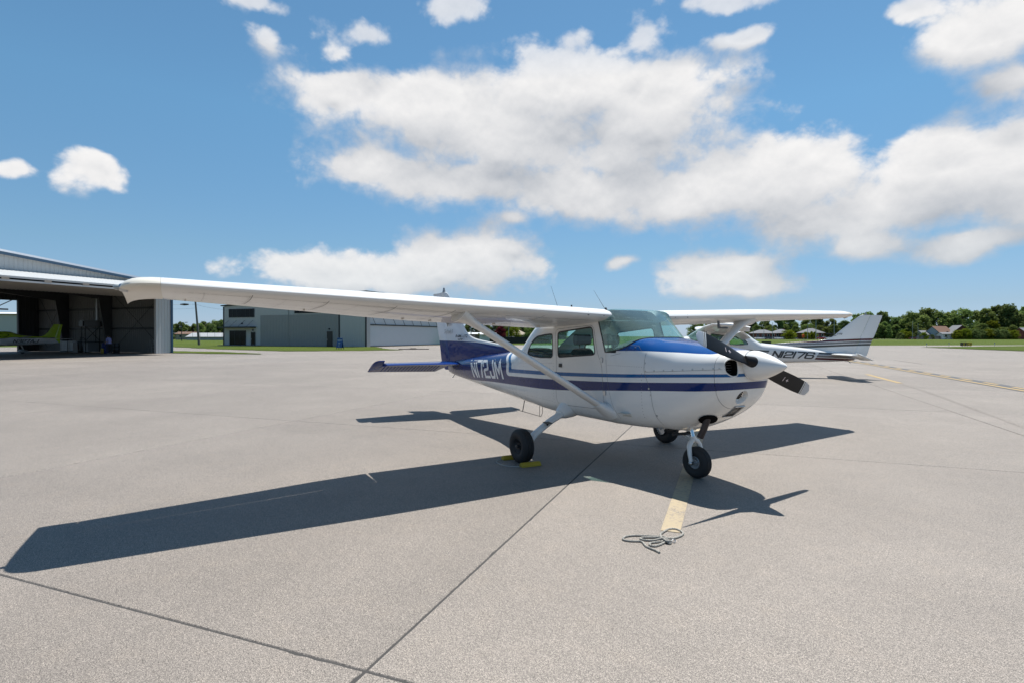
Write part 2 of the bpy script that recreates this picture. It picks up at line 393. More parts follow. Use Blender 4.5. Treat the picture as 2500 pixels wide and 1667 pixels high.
CABIN = [  # x, half width, z bottom, z top, z widest, exponent below, exponent above
 (-6.38,.055,.845,1.05,.95,2.2,2.2),(-6.1,.115,.805,1.10,.96,2.5,2.4),(-5.5,.20,.755,1.165,.98,2.8,2.6),(-4.65,.305,.69,1.255,1.0,3.2,2.8),
 (-3.5,.435,.615,1.365,1.02,3.6,3.0),(-3.05,.48,.58,1.41,1.04,3.8,3.2),(-2.8,.505,.56,1.54,1.06,4,3.6),(-2.5,.53,.54,1.75,1.08,4.2,4.6),
 (-2.25,.545,.52,1.87,1.1,4.4,6),(-1.9,.55,.505,1.925,1.1,4.5,7),(-.70,.545,.505,1.95,1.1,4.5,7)]
NOSE = [
 (-.76,.545,.505,1.61,1.10,4.5,5.2),(-.45,.537,.51,1.603,1.12,4.2,5.2),(-.22,.522,.52,1.592,1.13,4.0,4.4),(-.04,.505,.535,1.57,1.15,3.8,3.4),(.15,.49,.54,1.552,1.17,3.4,3.0),(.35,.475,.60,1.532,1.19,3.2,2.6),
 (.55,.455,.69,1.507,1.22,3.0,2.6),(.70,.435,.775,1.485,1.25,2.9,2.6),(.82,.40,.87,1.465,1.27,2.8,2.6),(.89,.355,.955,1.445,1.28,2.7,2.6),(.925,.305,1.03,1.425,1.29,2.6,2.5),(.94,.26,1.08,1.41,1.30,2.4,2.4)]
def section(T, x):
    xs = [r[0] for r in T]
    return [mono(xs, [r[k] for r in T], x) for k in range(1, 7)]
def surf_y(T, x, z):
    w, zb, zt, zm, nb, nt = section(T, x)
    if z >= zm: t = min(1, (z-zm)/(zt-zm)); n = nt
    else: t = min(1, (zm-z)/(zm-zb)); n = nb
    return w*max(0.0, 1-t**n)**(1/n)
def surf_n(T, x, z):
    """outward normal of the +y side"""
    e = .01
    yx = (surf_y(T, x+e, z)-surf_y(T, x-e, z))/(2*e); yz = (surf_y(T, x, z+e)-surf_y(T, x, z-e))/(2*e)
    l = math.sqrt(1+yx*yx+yz*yz)
    return (-yx/l, 1/l, -yz/l)
# ------------------------------------------------------------------ the setting
def sheet(name, pts, z, m, parent=None, jitter=0.0, step=1.5, kind='structure'):
    P = []
    rnd = random.Random(len(name)*7+len(pts))
    for i in range(len(pts)):
        a, b = Vector(pts[i]), Vector(pts[(i+1) % len(pts)]); n = max(1, int((b-a).length/step)) if jitter else 1
        d = (b-a).normalized() if (b-a).length else Vector((1, 0, 0)); q = Vector((-d.y, d.x, 0))
        for k in range(n):
            p = a+(b-a)*(k/n)
            if jitter and k: p = p+q*rnd.uniform(-jitter, jitter)
            P.append((p.x, p.y, z))
    mb = MB(); mb.poly([[(p[0], p[1]) for p in P]], lambda u, v: (u, v, z))
    o = mb.build(name, m, parent)
    me = o.data
    if me.polygons and sum(p.normal.z for p in me.polygons) < 0: me.flip_normals()
    if parent is None: o['kind'] = kind
    return o
gm = MB(); N = 48
gm.add([(0, 0, -.05)]+[(5200*math.cos(2*math.pi*k/N), 5200*math.sin(2*math.pi*k/N), -.05) for k in range(N)], [(0, k+1, (k+1) % N+1) for k in range(N)])
ground = gm.build('ground', GRASS); tag(ground, kind='structure')
apron = sheet('apron', [W(-120, -70), W(120, -70), W(120, 70), W(95, 100), W(63.5, 98.3), W(20, 101), W(-12, 104), W(-30, 90), W(-52, 86), W(-75, 84), W(-120, 70)], -.012, FARCONC)
# concrete slabs, six metres square, as far as one can tell them apart
WIDE1, WIDE2 = {0}, {0, 1}
def gap(axis, k): return .013 if k in (WIDE1 if axis == 1 else WIDE2) else .0135
slabs = []
for i in range(-8, 8):
    for j in range(-5, 9):
        c = GE1*(G1+(i+.5)*GS)+GE2*(G2+(j+.5)*GS); d = c-Vector((CAM.x, CAM.y, 0)); dep, lat = d.dot(FH), d.dot(cR)
        if -6 < dep < 36 and abs(lat) < 1.0*max(dep, 0)+7: slabs.append((dep, i, j))
slabs.sort()
def slab_mesh(x0, x1, y0, y1, seg, jit, rnd):
    """top with a fine chamfer; edges of near slabs waver and are chipped"""
    cx, cy = (x0+x1)/2, (y0+y1)/2; ring = []
    C = [(x0, y0), (x1, y0), (x1, y1), (x0, y1)]
    for k in range(4):
        a, b = C[k], C[(k+1) % 4]; nx, ny = -(b[1]-a[1]), (b[0]-a[0]); l = math.hypot(nx, ny); nx /= l; ny /= l
        for q in range(seg):
            t = q/seg; o = abs(rnd.gauss(0, jit)) if q else 0
            if q and jit and rnd.random() < .03: o += rnd.uniform(.003, .011)
            ring.append((a[0]+(b[0]-a[0])*t+nx*o-cx, a[1]+(b[1]-a[1])*t+ny*o-cy))
    n = len(ring); mb = MB(); ch = .004
    def inset(p, d): return (p[0]-d*(1 if p[0] > 0 else -1)*(abs(p[0]) > 2.9), p[1]-d*(1 if p[1] > 0 else -1)*(abs(p[1]) > 2.9))
    top = [(*inset(p, ch), 0.0) for p in ring]; mid = [(*p, -ch) for p in ring]; bot = [(*p, -.06) for p in ring]
    mb.cap(top); mb.grid([mid, top], True); mb.grid([bot, mid], True)
    return mb.mesh('slab', CONC), (cx, cy)
shared = {}
for dep, i, j in slabs:
    x0 = G1+i*GS+gap(1, i)/2; x1 = G1+(i+1)*GS-gap(1, i+1)/2; y0 = G2+j*GS+gap(2, j)/2; y1 = G2+(j+1)*GS-gap(2, j+1)/2
    key = (dep < 13 and (i, j)) or (round(x1-x0, 4), round(y1-y0, 4), 'far')
    if key not in shared: shared[key] = slab_mesh(x0, x1, y0, y1, 90 if dep < 13 else 1, abs(.0007) if dep < 13 else 0, random.Random(i*31+j))[0]
    o = obj('concrete_slab', shared[key], apron); p = GE1*((x0+x1)/2)+GE2*((y0+y1)/2)
    o.location = (p.x, p.y, random.Random(i*5+j).uniform(-.0012, 0)); o.rotation_euler = (0, 0, GA)
ii = sorted({s[1] for s in slabs}); jj = sorted({s[2] for s in slabs})
for k in range(ii[0], ii[-1]+2):
    a = GE1*(G1+k*GS)
    js = [s[2] for s in slabs if s[1] in (k-1, k)]
    mb = MB(); mb.grid([[a+GE2*(G2+min(js)*GS)+GE1*s*.02+Vector((0, 0, -.007 if k else -.0035)) for s in (1, -1)], [a+GE2*(G2+(max(js)+1)*GS)+GE1*s*.02+Vector((0, 0, -.007 if k else -.0035)) for s in (1, -1)]])
    mb.build('joint_filler', TAR, apron)
for k in range(jj[0], jj[-1]+2):
    a = GE2*(G2+k*GS); js = [s[1] for s in slabs if s[2] in (k-1, k)]; zz = Vector((0, 0, -.009 if k not in WIDE2 else -.0045))
    mb = MB(); mb.grid([[a+GE1*(G1+min(js)*GS)+GE2*s*.02+zz for s in (-1, 1)], [a+GE1*(G1+(max(js)+1)*GS)+GE2*s*.02+zz for s in (-1, 1)]])
    mb.build('joint_filler', TAR, apron)
# painted markings
def stripe(name, pts, width, m, z=.004, closed_ends=True):
    P = [Vector((p[0], p[1], 0)) for p in pts]; rows = []
    for i, p in enumerate(P):
        d = (P[min(i+1, len(P)-1)]-P[max(i-1, 0)]).normalized(); n = Vector((-d.y, d.x, 0))*(width/2)
        rows.append([p-n+Vector((0, 0, z)), p+n+Vector((0, 0, z))])
    mb = MB(); mb.grid(rows, flip=False); o = mb.build(name, m, apron)
    if sum(p.normal.z for p in o.data.polygons) < 0: o.data.flip_normals()
    return o
L0 = Vector((1.32, -1.60, 0))
stripe('lead_in_line', [L0+GE2*(6.2*k/8) for k in range(9)], .155, YLINE)
stripe('lead_in_line', [(-7.75, 20.1), (-6.2, 18.1), (-4.83, 16.34)], .16, YFAR)
PALE = mat('almost_gone_paint', m_line((.45, .42, .36), .36))
stripe('lead_in_line', [(-4.75, 16.2), (-3.6, 14.6), (-2.3, 12.7), (-.6, 10.1), (.86, 7.84), (2.0, 6.0)], .12, PALE)
da, db = Vector((-16.9, 35.2, 0)), Vector((1.3, 13.2, 0)); dd = (db-da).normalized(); dn = Vector((-dd.y, dd.x, 0)); LL = (db-da).length
stripe('marking_band', [da, db], .72, BLKLINE, .004)
stripe('marking_line', [da-dn*.17, db-dn*.17], .15, YFAR, .008)
k = 0.0
while k < LL-1:
    stripe('marking_dash', [da+dn*.17+dd*k, da+dn*.17+dd*(k+.95)], .15, YFAR, .008); k += 1.9
# lawns
def lawn(pts, z=.03): return sheet('lawn', [W(*p) for p in pts], z, GRASS, None, .35, 1.2)
lawn([(60.8, 82.4), (58.6, 72), (56.0, 60.5), (58, 50), (66, 42), (120, 40), (135, 92), (110, 96.5), (86.7, 93.7), (70, 86.5)])
lawn([(-33.4, 53.9), (-28.5, 51.6), (-22.8, 50.1), (-24.5, 52.6), (-30, 57.5), (-37.8, 61.4), (-44, 63), (-42, 58)], .028)
lawn([(-75, 92), (-52.3, 84.9), (-38, 70.5), (-24.5, 60.2), (-17, 62.3), (-12.9, 66), (-16.5, 72), (-20.5, 83.6), (-49, 95.2), (-75, 100)], .026)
road = sheet('road', [W(-200, 276), W(420, 292), W(420, 297), W(-200, 281)], -.02, plain('pale_road', (.46, .44, .41), .9, var=.1, scale=.3))
taxi = sheet('taxiway', [W(63, 92), W(150, 101), W(260, 112), W(260, 120), W(150, 107), W(63, 98.2)], -.008, FARCONC)

# ------------------------------------------------------------------ high-wing light aircraft
def half_section(T, x, n, lo=0.0, hi=1.0):
    """n points from bottom centre round the right side (y<0) to top centre, even arc length; returns (y, z) with y>=0"""
    w_, zb, zt, zm, nb, nt = section(T, x); F_ = []
    M_ = 160
    for k in range(M_+1):
        a = -math.pi/2+math.pi*k/M_; c, s = abs(math.cos(a)), math.sin(a)
        if s >= 0: F_.append((w_*c**(2/nt), zm+(zt-zm)*s**(2/nt)))
        else: F_.append((w_*c**(2/nb), zm-(zm-zb)*abs(s)**(2/nb)))
    L = [0.0]
    for k in range(M_): L.append(L[-1]+math.hypot(F_[k+1][0]-F_[k][0], F_[k+1][1]-F_[k][1]))
    out = []; j = 0
    for k in range(n):
        t = L[-1]*k/(n-1)
        while j < M_-1 and L[j+1] < t: j += 1
        q = (t-L[j])/max(1e-9, L[j+1]-L[j]); out.append((F_[j][0]+(F_[j+1][0]-F_[j][0])*q, F_[j][1]+(F_[j+1][1]-F_[j][1])*q))
    return out
def ring_at(T, x, n, xf=None):
    h = half_section(T, x, n); X = (lambda z: x) if xf is None else xf
    return [(X(z), -y, z) for y, z in h]+[(X(z), y, z) for y, z in h[-2:0:-1]]
def inside(poly, x, y):
    r = False; j = len(poly)-1
    for i in range(len(poly)):
        (xi, yi), (xj, yj) = poly[i], poly[j]
        if (yi > y) != (yj > y) and x < (xj-xi)*(y-yi)/(yj-yi)+xi: r = not r
        j = i
    return r
def nearest(poly, x, y):
    best = None
    for i in range(len(poly)):
        a, b = poly[i], poly[(i+1) % len(poly)]; dx, dy = b[0]-a[0], b[1]-a[1]; t = max(0, min(1, ((x-a[0])*dx+(y-a[1])*dy)/(dx*dx+dy*dy+1e-12)))
        q = (a[0]+dx*t, a[1]+dy*t); d = (q[0]-x)**2+(q[1]-y)**2
        if best is None or d < best[0]: best = (d, q)
    return best[1]
def rounded(P, r, n=5):
    """rounded polygon; r one radius or a list"""
    out = []; m = len(P)
    for i in range(m):
        p, a, b = Vector(P[i]), Vector(P[i-1]), Vector(P[(i+1) % m]); rr = r[i] if hasattr(r, '__len__') else r
        u, v = (a-p), (b-p); rr = min(rr, u.length*.45, v.length*.45); u.normalize(); v.normalize()
        for k in range(n+1):
            t = k/n; q = (p+u*rr)*(1-t)**2+p*2*t*(1-t)+(p+v*rr)*t*t; out.append((q.x, q.y))
    return out
def dense(P, step=.04):
    out = []
    for i in range(len(P)):
        a, b = P[i], P[(i+1) % len(P)]; n = max(1, int(math.hypot(b[0]-a[0], b[1]-a[1])/step))
        out += [(a[0]+(b[0]-a[0])*k/n, a[1]+(b[1]-a[1])*k/n) for k in range(n)]
    return out
DOORWIN = rounded([(-1.705, 1.668), (-.965, 1.735), (-.895, 1.378), (-1.695, 1.318)], [.06, .07, .06, .06])
QWIN = rounded([(-1.825, 1.648), (-2.07, 1.630), (-2.24, 1.608), (-2.37, 1.535), (-2.49, 1.40), (-2.50, 1.34), (-2.30, 1.312), (-2.1, 1.303), (-1.815, 1.312)], [.05, .05, .07, .07, .06, .09, .05, .03, .06])
XF = lambda z: -.713-max(0.0, z-1.417)*.354                     # slanted front edge of the cabin side
def naca(t, up, th=.12, cam_=.02, p=.4):
    yt = 5*th*(.2969*math.sqrt(t)-.126*t-.3516*t*t+.2843*t**3-.1036*t**4)
    yc = cam_/p**2*(2*p*t-t*t) if t < p else cam_/(1-p)**2*((1-2*p)+2*p*t-t*t)
    return yc+yt if up else yc-yt
def foil(t0, t1, n=16):
    """closed outline of a slice of the aerofoil, upper surface back to front then lower front to back"""
    T = [t0+(t1-t0)*(1-math.cos(math.pi*k/n))/2 for k in range(n+1)]
    return [(t, naca(t, True)) for t in T[::-1]]+[(t, naca(t, False)) for t in (T[1:] if t0 == 0 else T)]

def paint_body(nose):
    def f(t, b):
        x, y, z = t.sep(objco(t))
        nt = t.curve(x, [(-6.5, .86), (-4.5, .93), (-3.0, .979), (-1.8, 1.01), (-.55, 1.06), (.12, 1.098), (.68, 1.133), (1, 1.15)], -6.5, 1)
        nb = t.curve(x, [(-6.5, .76), (-4.56, .80), (-3.88, .827), (-2.98, .844), (-1.8, .866), (-.73, .943), (.126, 1.006), (.68, 1.045), (1, 1.08)], -6.5, 1)
        x0 = t.m('SUBTRACT', -3.25, t.m('MULTIPLY', t.m('MAXIMUM', t.m('SUBTRACT', z, 1.17), 0.0), 1.0))
        a = t.m('MULTIPLY', t.m('SUBTRACT', x, x0), .60); bb = t.m('SUBTRACT', z, nt); r = .075
        ra, rb = t.m('SUBTRACT', r, a), t.m('SUBTRACT', r, bb)
        ln = t.length(t.comb(t.m('MAXIMUM', ra, 0.0), t.m('MAXIMUM', rb, 0.0), 0.0))
        d = t.m('SUBTRACT', r, t.m('ADD', ln, t.m('MINIMUM', t.m('MAXIMUM', ra, rb), 0.0)))
        wst = t.lerp(x, -3.0, .9, .060, .032)
        white, navy, mid = (.77, .77, .755), (.003, .020, .125), (.002, .10, .29)
        c = t.mix(t.m('GREATER_THAN', d, .056), navy, mid)            # placeholder order: outside in
        inner = t.m('GREATER_THAN', d, t.m('ADD', wst, .056))
        band = t.m('GREATER_THAN', d, .056); edge = t.m('GREATER_THAN', d, 0.0)
        c = t.mix(edge, navy, white); c = t.mix(band, c, mid); c = t.mix(inner, c, white)
        c = t.mix(t.m('LESS_THAN', z, nb), c, white)
        if nose:
            ed = t.curve(x, [(-.8, 1.412), (-.5, 1.437), (.3, 1.436), (.62, 1.428), (.74, 1.432), (.80, 1.452), (.83, 1.50)], -.8, .83)
            deck = t.m('MULTIPLY', t.m('GREATER_THAN', z, ed), t.m('LESS_THAN', x, .815))
            c = t.mix(deck, c, (.002, .058, .235))
        n = t.noise(objco(t), 2.2, 5, .6); grime = t.noise(t.v('MULTIPLY', objco(t), (1.0, 1.5, 3.0)), 3.0, 6, .7)
        c = t.mix(t.m('MULTIPLY', t.step(grime, .50, .85), t.lerp(z, .55, .95, .22, .05)), c, (.26, .235, .20))
        t.put(b.inputs['Base Color'], c); t.put(b.inputs['Roughness'], t.lerp(n, .3, .7, .22, .34))
        b.inputs['Coat Weight'].default_value = .6; b.inputs['Coat Roughness'].default_value = .025; b.inputs['Specular IOR Level'].default_value = .10
        t.put(b.inputs['Coat Normal'], t.bump(t.noise(objco(t), 4.5, 3), .10, .03))
    return f
def paint_fin(t, b):
    x, y, z = t.sep(objco(t))
    zl = t.curve(x, [(-7.4, 1.512), (-5.4, 1.500), (-5.0, 1.482), (-4.2, 1.425), (-3.5, 1.368), (-3.2, 1.35)], -7.4, -3.2)
    t.put(b.inputs['Base Color'], t.mix(t.m('LESS_THAN', z, zl), (.77, .77, .755), (.003, .027, .16)))
    b.inputs['Roughness'].default_value = .3; b.inputs['Coat Weight'].default_value = .5; b.inputs['Coat Roughness'].default_value = .02; b.inputs['Specular IOR Level'].default_value = .05
    t.put(b.inputs['Coat Normal'], t.bump(t.noise(objco(t), 5, 3), .12, .03))
def paint2_body(t, b):
    x, y, z = t.sep(objco(t))
    zc = t.m('ADD', .985, t.m('MULTIPLY', t.m('ADD', x, 3.2), .012))
    dz_ = t.m('SUBTRACT', z, zc)
    gap_ = t.m('MULTIPLY', t.m('GREATER_THAN', t.m('ADD', x, t.m('MULTIPLY', dz_, .55)), -5.02), t.m('LESS_THAN', t.m('ADD', x, t.m('MULTIPLY', dz_, .55)), -3.22))
    c = (.77, .77, .755)
    for lo, hi, cc in ((.075, .15, (.06, .06, .062)), (-.035, .05, (.17, .17, .175)), (-.13, -.055, (.09, .012, .018))):
        k = t.m('MULTIPLY', t.m('GREATER_THAN', dz_, lo), t.m('LESS_THAN', dz_, hi)); k = t.m('MULTIPLY', k, t.m('SUBTRACT', 1.0, gap_)); c = t.mix(k, c, cc)
    t.put(b.inputs['Base Color'], c); b.inputs['Roughness'].default_value = .25; b.inputs['Coat Weight'].default_value = .7; b.inputs['Coat Roughness'].default_value = .05
def paint2_fin(t, b):
    x, y, z = t.sep(objco(t))
    zc = t.curve(x, [(-7.4, 1.60), (-6.4, 1.55), (-5.4, 1.475), (-4.5, 1.42), (-3.4, 1.385)], -7.4, -3.4); d = t.m('SUBTRACT', z, zc); c = (.77, .77, .755)
    for lo, hi, cc in ((.035, .11, (.09, .012, .018)), (-.06, .015, (.17, .17, .175)), (-.16, -.085, (.06, .06, .062))):
        c = t.mix(t.m('MULTIPLY', t.m('GREATER_THAN', d, lo), t.m('LESS_THAN', d, hi)), c, cc)
    t.put(b.inputs['Base Color'], c); b.inputs['Roughness'].default_value = .25; b.inputs['Coat Weight'].default_value = .7
UPHOL = plain('dark_seat_leather', (.022, .026, .030), .5, var=.15, scale=14); BEIGE = plain('beige_headliner', (.42, .40, .36), .9, var=.06); LAMP = glassmat('lamp_glass', (.9, .9, .9))
WTIP = CREAM

def seam_on(mb, T, pts, wd, side=-1, off=.0022):
    """thin line along (x, z) points on the fuselage side"""
    P = [Vector(p) for p in pts]; rows = []
    for i, p in enumerate(P):
        d = (P[min(i+1, len(P)-1)]-P[max(i-1, 0)]).normalized(); n = Vector((-d.y, d.x))*wd/2; r = []
        for q in (p+n, p-n):
            y = surf_y(T, q.x, q.y); nn = surf_n(T, q.x, q.y); r.append((q.x+nn[0]*off, side*(y+nn[1]*off), q.y+nn[2]*off))
        rows.append(r)
    mb.grid(rows, flip=side > 0)
def subdiv(pts, n=6):
    out = []
    for a, b in zip(pts, pts[1:]): out += [(a[0]+(b[0]-a[0])*k/n, a[1]+(b[1]-a[1])*k/n) for k in range(n)]
    return out+[pts[-1]]
def wheel(parent, c, r, wd, rim, hubmat, rimmat, sc=1):
    """wheel > tyre, rim; axle along y"""
    wh = obj('wheel', None, parent); t = r*.36
    prof = [(-wd*.30, rim), (-wd*.40, rim+.012), (-wd*.48, rim+(r-rim)*.35), (-wd*.5, rim+(r-rim)*.58), (-wd*.44, r-.028), (-wd*.34, r-.008)]
    for k, g in enumerate((-.22, -.075, .075, .22)): prof += [(wd*(g-.025), r-.001), (wd*(g-.014), r-.008), (wd*(g+.014), r-.008), (wd*(g+.025), r-.001)]
    prof += [(-a, q) for a, q in prof[5::-1]]
    mb = MB(); mb.lathe(prof, c, (0, 1, 0), 40); mb.build('tyre', RUBBER, wh, True, 50, fixn=True)
    mb = MB(); h = wd*.30
    mb.lathe([(-h, rim+.004), (-h-.006, rim-.004), (-h+.015, rim-.022), (-h+.03, rim*.55), (-h+.012, rim*.5), (-h+.005, rim*.28), (-h-.03, rim*.25), (-h-.034, .002)], c, (0, 1, 0), 28)
    mb.lathe([(h, rim+.004), (h+.006, rim-.004), (h-.015, rim-.022), (h-.03, rim*.55), (h-.012, rim*.5), (h-.005, rim*.28), (h+.03, rim*.25), (h+.034, .002)], c, (0, 1, 0), 28)
    for k in range(6):
        a = 2*math.pi*k/6
        for s in (-1, 1): mb.lathe([(0, .011), (.012, .011), (.013, .001)], (c[0]+math.cos(a)*rim*.4, c[1]+s*(h-.012), c[2]+math.sin(a)*rim*.4), (0, s, 0), 6)
    mb.build('rim', rimmat, wh, True, 35, fixn=True)
    return wh

def make_cessna(root, second=False, flap_deg=0.0, hi=True):
    body, nosem = (mat('second_aircraft_paint', paint2_body),)*2 if second else (mat('aircraft_paint', paint_body(False)), mat('aircraft_nose_paint', paint_body(True)))
    finm = mat('second_fin_paint', paint2_fin) if second else mat('fin_paint', paint_fin)
    tailm = WHITE if second else NAVY
    R_ = root
    # --- fuselage skin with window openings
    NS = 76 if hi else 44
    xs = [-.70-.004]+[-.72-k*(.03 if hi else .05) for k in range(1, int(2.4/(.03 if hi else .05)))]
    xs += [xs[-1]-.06-k*.11 for k in range(30) if xs[-1]-.06-k*.11 > -6.38]+[-6.38]
    mb = MB(); rows = []
    for k, x in enumerate(xs):
        if x > -1.02:   # shear the first stations so that the front edge follows the screen post
            f = (x+1.02)/.30
            rows.append(ring_at(CABIN, x, NS, (lambda z, x=x, f=f: x+f*(XF(z)+.713) if z > 1.2 else x)))
        else: rows.append(ring_at(CABIN, x, NS))
    mb.grid(rows, True); mb.cap(rows[-1])
    me = mb.mesh('fuselage', body)
    bm = bmesh.new(); bm.from_mesh(me); bmesh.ops.remove_doubles(bm, verts=bm.verts, dist=.0004)
    kill = []
    for f in bm.faces:
        c = f.calc_center_median()
        if abs(c.y) > .2 and (inside(DOORWIN, c.x, c.z) or inside(QWIN, c.x, c.z)): kill.append(f)
        elif -3.0 < c.x < -2.42 and c.z > 1.3 and abs(c.y) < .40-.13*(-2.42-c.x): kill.append(f)
        elif len(f.verts) > 8 and c.x > -1: kill.append(f)
    bmesh.ops.delete(bm, geom=kill, context='FACES')
    for v in bm.verts:
        if v.is_boundary and v.co.x < -.88 and v.co.z > 1.25 and abs(v.co.y) > .45:
            P = DOORWIN if v.co.x > -1.76 else QWIN
            q = nearest(P, v.co.x, v.co.z)
            if math.hypot(q[0]-v.co.x, q[1]-v.co.z) < .05: s = 1 if v.co.y > 0 else -1; v.co = (q[0], s*surf_y(CABIN, q[0], q[1]), q[1])
    bmesh.ops.recalc_face_normals(bm, faces=bm.faces); bm.to_mesh(me); bm.free()
    me.polygons.foreach_set('use_smooth', [True]*len(me.polygons)); me.set_sharp_from_angle(angle=rad(38))
    fus = obj('fuselage', me, R_)
    # lining: floor, headliner, rear shelf
    lin = MB(); lin.box((-2.5, -.42, .66), (-.5, .42, .70)); lin.box((-.60, -.44, .70), (-.56, .44, 1.44)); lin.box((-2.9, -.36, 1.02), (-2.5, .36, 1.06))
    lin.build('cabin_floor', DARK, R_)
    hl = MB(); hl.grid([[(x, y*(.50), 1.845-.02*abs(y)**4) for y in (-1, -.6, 0, .6, 1)] for x in (-.92, -1.6, -2.2)]); hl.build('headliner', BEIGE, R_, True)
    gs = MB(); gs.grid([[(x, y, z-(abs(y)/.5)**4*.10) for y in (-.49, -.4, -.3, 0, .3, .4, .49)] for x, z in ((-.235, 1.572), (-.30, 1.578), (-.52, 1.572), (-.62, 1.545), (-.63, 1.35))]); gs.build('instrument_panel', plain('glareshield', (.10, .105, .10), .8), R_, True)
    for sx, sy in ((-1.25, -.26), (-1.25, .26)):
        seat = obj('seat', None, R_)
        s = MB(); s.tube([(sx+.22, sy, .92), (sx-.22, sy, .90)], [.21, .21], 14, squash=((0, 0, 1), .32)); s.build('seat_cushion', UPHOL, seat, True)
        s = MB(); s.tube([(sx-.17, sy, .94), (sx-.22, sy, 1.18), (sx-.27, sy, 1.40), (sx-.28, sy, 1.44)], [.21, .22, .19, .15], 14, squash=((1, 0, 0), .32)); s.build('seat_back', UPHOL, seat, True)
        s = MB(); s.tube([(sx-.27, sy-.13, 1.56), (sx-.27, sy+.13, 1.56)], [.07, .07], 12, squash=((1, 0, 0), .65)); s.tube([(sx-.27, sy-.05, 1.40), (sx-.27, sy-.05, 1.56)], .008, 6); s.tube([(sx-.27, sy+.05, 1.40), (sx-.27, sy+.05, 1.56)], .008, 6); s.build('headrest', UPHOL, seat, True)
    rs = obj('rear_bench', None, R_); s = MB(); s.tube([(-2.15, -.42, .98), (-2.15, .42, .98)], .2, 12, squash=((0, 0, 1), .4)); s.tube([(-2.32, -.42, 1.16), (-2.32, .42, 1.16)], .2, 12, squash=((1, 0, 0), .35)); s.build('seat_back', UPHOL, rs, True)
    # --- nose: forward fuselage, cowling, nose bowl
    def nose_loft(name, xa, xb, n, cap_front=False):
        mb = MB(); rows = [ring_at(NOSE, xa+(xb-xa)*k/n, 130 if cap_front and hi else NS//2+6) for k in range(n+1)]; mb.grid(rows, True, flip=True)
        if cap_front:
            cx = rows[-1]; cy, cz = 0, 1.31
            rr_ = [cx]+[[(.9405+.006*math.sin(k*.35), cy+(p[1]-cy)*(1-k*.06), cz+(p[2]-cz)*(1-k*.06)) for p in cx] for k in range(1, 9)]; mb.grid(rr_, True, flip=True); mb.cap(rr_[-1])
        return mb.build(name, nosem, R_, True, 40, merge=.0004, fixn=True)
    ffu = nose_loft('forward_fuselage', -.76, -.060, 28)
    bm = bmesh.new(); bm.from_mesh(ffu.data)      # open under the windshield
    bx_ = lambda y: mono([0, .22, .39, .475, .522, .541], [-.22, -.235, -.28, -.33, -.47, -.713], abs(y))
    bmesh.ops.delete(bm, geom=[f for f in bm.faces if f.calc_center_median().z > 1.40 and f.calc_center_median().x < bx_(f.calc_center_median().y)-.012], context='FACES'); bm.to_mesh(ffu.data); bm.free()
    cowl = nose_loft('cowling', -.060, .798, 22); bowl = nose_loft('nose_bowl', .801, .94, 26, True)
    # --- windshield
    Bc = []
    for a_, x_, y_ in ((0, -.22, 0), (.35, -.235, .22), (.58, -.28, .39), (.74, -.33, .475), (.88, -.47, .522), (1, -.713, .541)):
        w_, zb, zt, zm, nb, nt = section(NOSE, x_); Bc.append((a_, x_, y_, max(1.417, zm+(zt-zm)*max(0, 1-(y_/w_)**nt)**(1/nt)+.003) if a_ < 1 else 1.417))
    Tc = [(0, -.800, 0, 1.958), (.4, -.785, .28, 1.955), (.68, -.755, .44, 1.945), (.82, -.70, .520, 1.925), (.90, -.675, .537, 1.875), (.96, -.73, .537, 1.805), (1, -.845, .535, 1.790)]
    def cv(C, a): return Vector([mono([r[0] for r in C], [r[k] for r in C], abs(a)) for k in (1, 2, 3)])
    mb = MB(); rows = []
    for i in range(15):
        t = i/14; r = []
        for j in range(41):
            a = -1+2*j/40; p = cv(Bc, a).lerp(cv(Tc, a), t); bul = math.sin(math.pi*t)*.028*(1-abs(a)**3); p += Vector((.85, 0, .5))*bul; r.append((p.x, p.y*(1 if a > 0 else -1), p.z))
        rows.append(r)
    mb.grid(rows); ws = mb.build('windshield', WSGLASS, R_, True, 60)
    fr = MB()
    for sgn in (-1, 1): fr.tube([(p.x, sgn*p.y, p.z) for p in (cv(Bc, 1).lerp(cv(Tc, 1), k/8) for k in range(9))], .009, 6)
    base = [cv(Bc, -1+2*k/40) for k in range(41)]; fr.tube([(p.x, p.y*(1 if k > 20 else -1), p.z) for k, p in enumerate(base)], .007, 6)
    fr.build('windshield_frame', SEAL, ws, True)
    for y0, y1, mm in ((-.36, -.05, 'sun visor'), (.05, .36, 'sun visor')):
        v = MB(); v.box((-.94, y0, 1.80), (-.80, y1, 1.815), Matrix.Translation((0, 0, 0))); v.build('sun_visor', BEIGE, R_)
    # --- side glass and seals, both sides
    for s in (-1, 1):
        for P, nm in ((DOORWIN, 'door_window'), (QWIN, 'quarter_window')):
            D_ = dense(P, .05); mb = MB(); mb.poly([D_], lambda u, v, s=s: (u, s*(surf_y(CABIN, u, v)-.006), v), flip=s > 0); wn = mb.build(nm, GLASS, R_)
            mb = MB(); L = P+[P[0]]; rows = []
            cxm = sum(p[0] for p in P)/len(P); czm = sum(p[1] for p in P)/len(P)
            for i, p in enumerate(L):
                a, b = L[i-1 if i else -2], L[(i+1) if i < len(L)-1 else 1]; d = Vector((b[0]-a[0], b[1]-a[1])).normalized(); n = Vector((-d.y, d.x))
                if n.dot(Vector((p[0]-cxm, p[1]-czm))) < 0: n = -n
                r = []
                for k, o in ((-.016, .000), (-.004, .004), (.004, .003)): q = Vector(p)+n*k; r.append((q.x, s*(surf_y(CABIN, q.x, q.y)+o), q.y))
                rows.append(r)
            mb.grid(rows); mb.build('window_seal', SEAL, wn, True)
    mb = MB(); rows = []
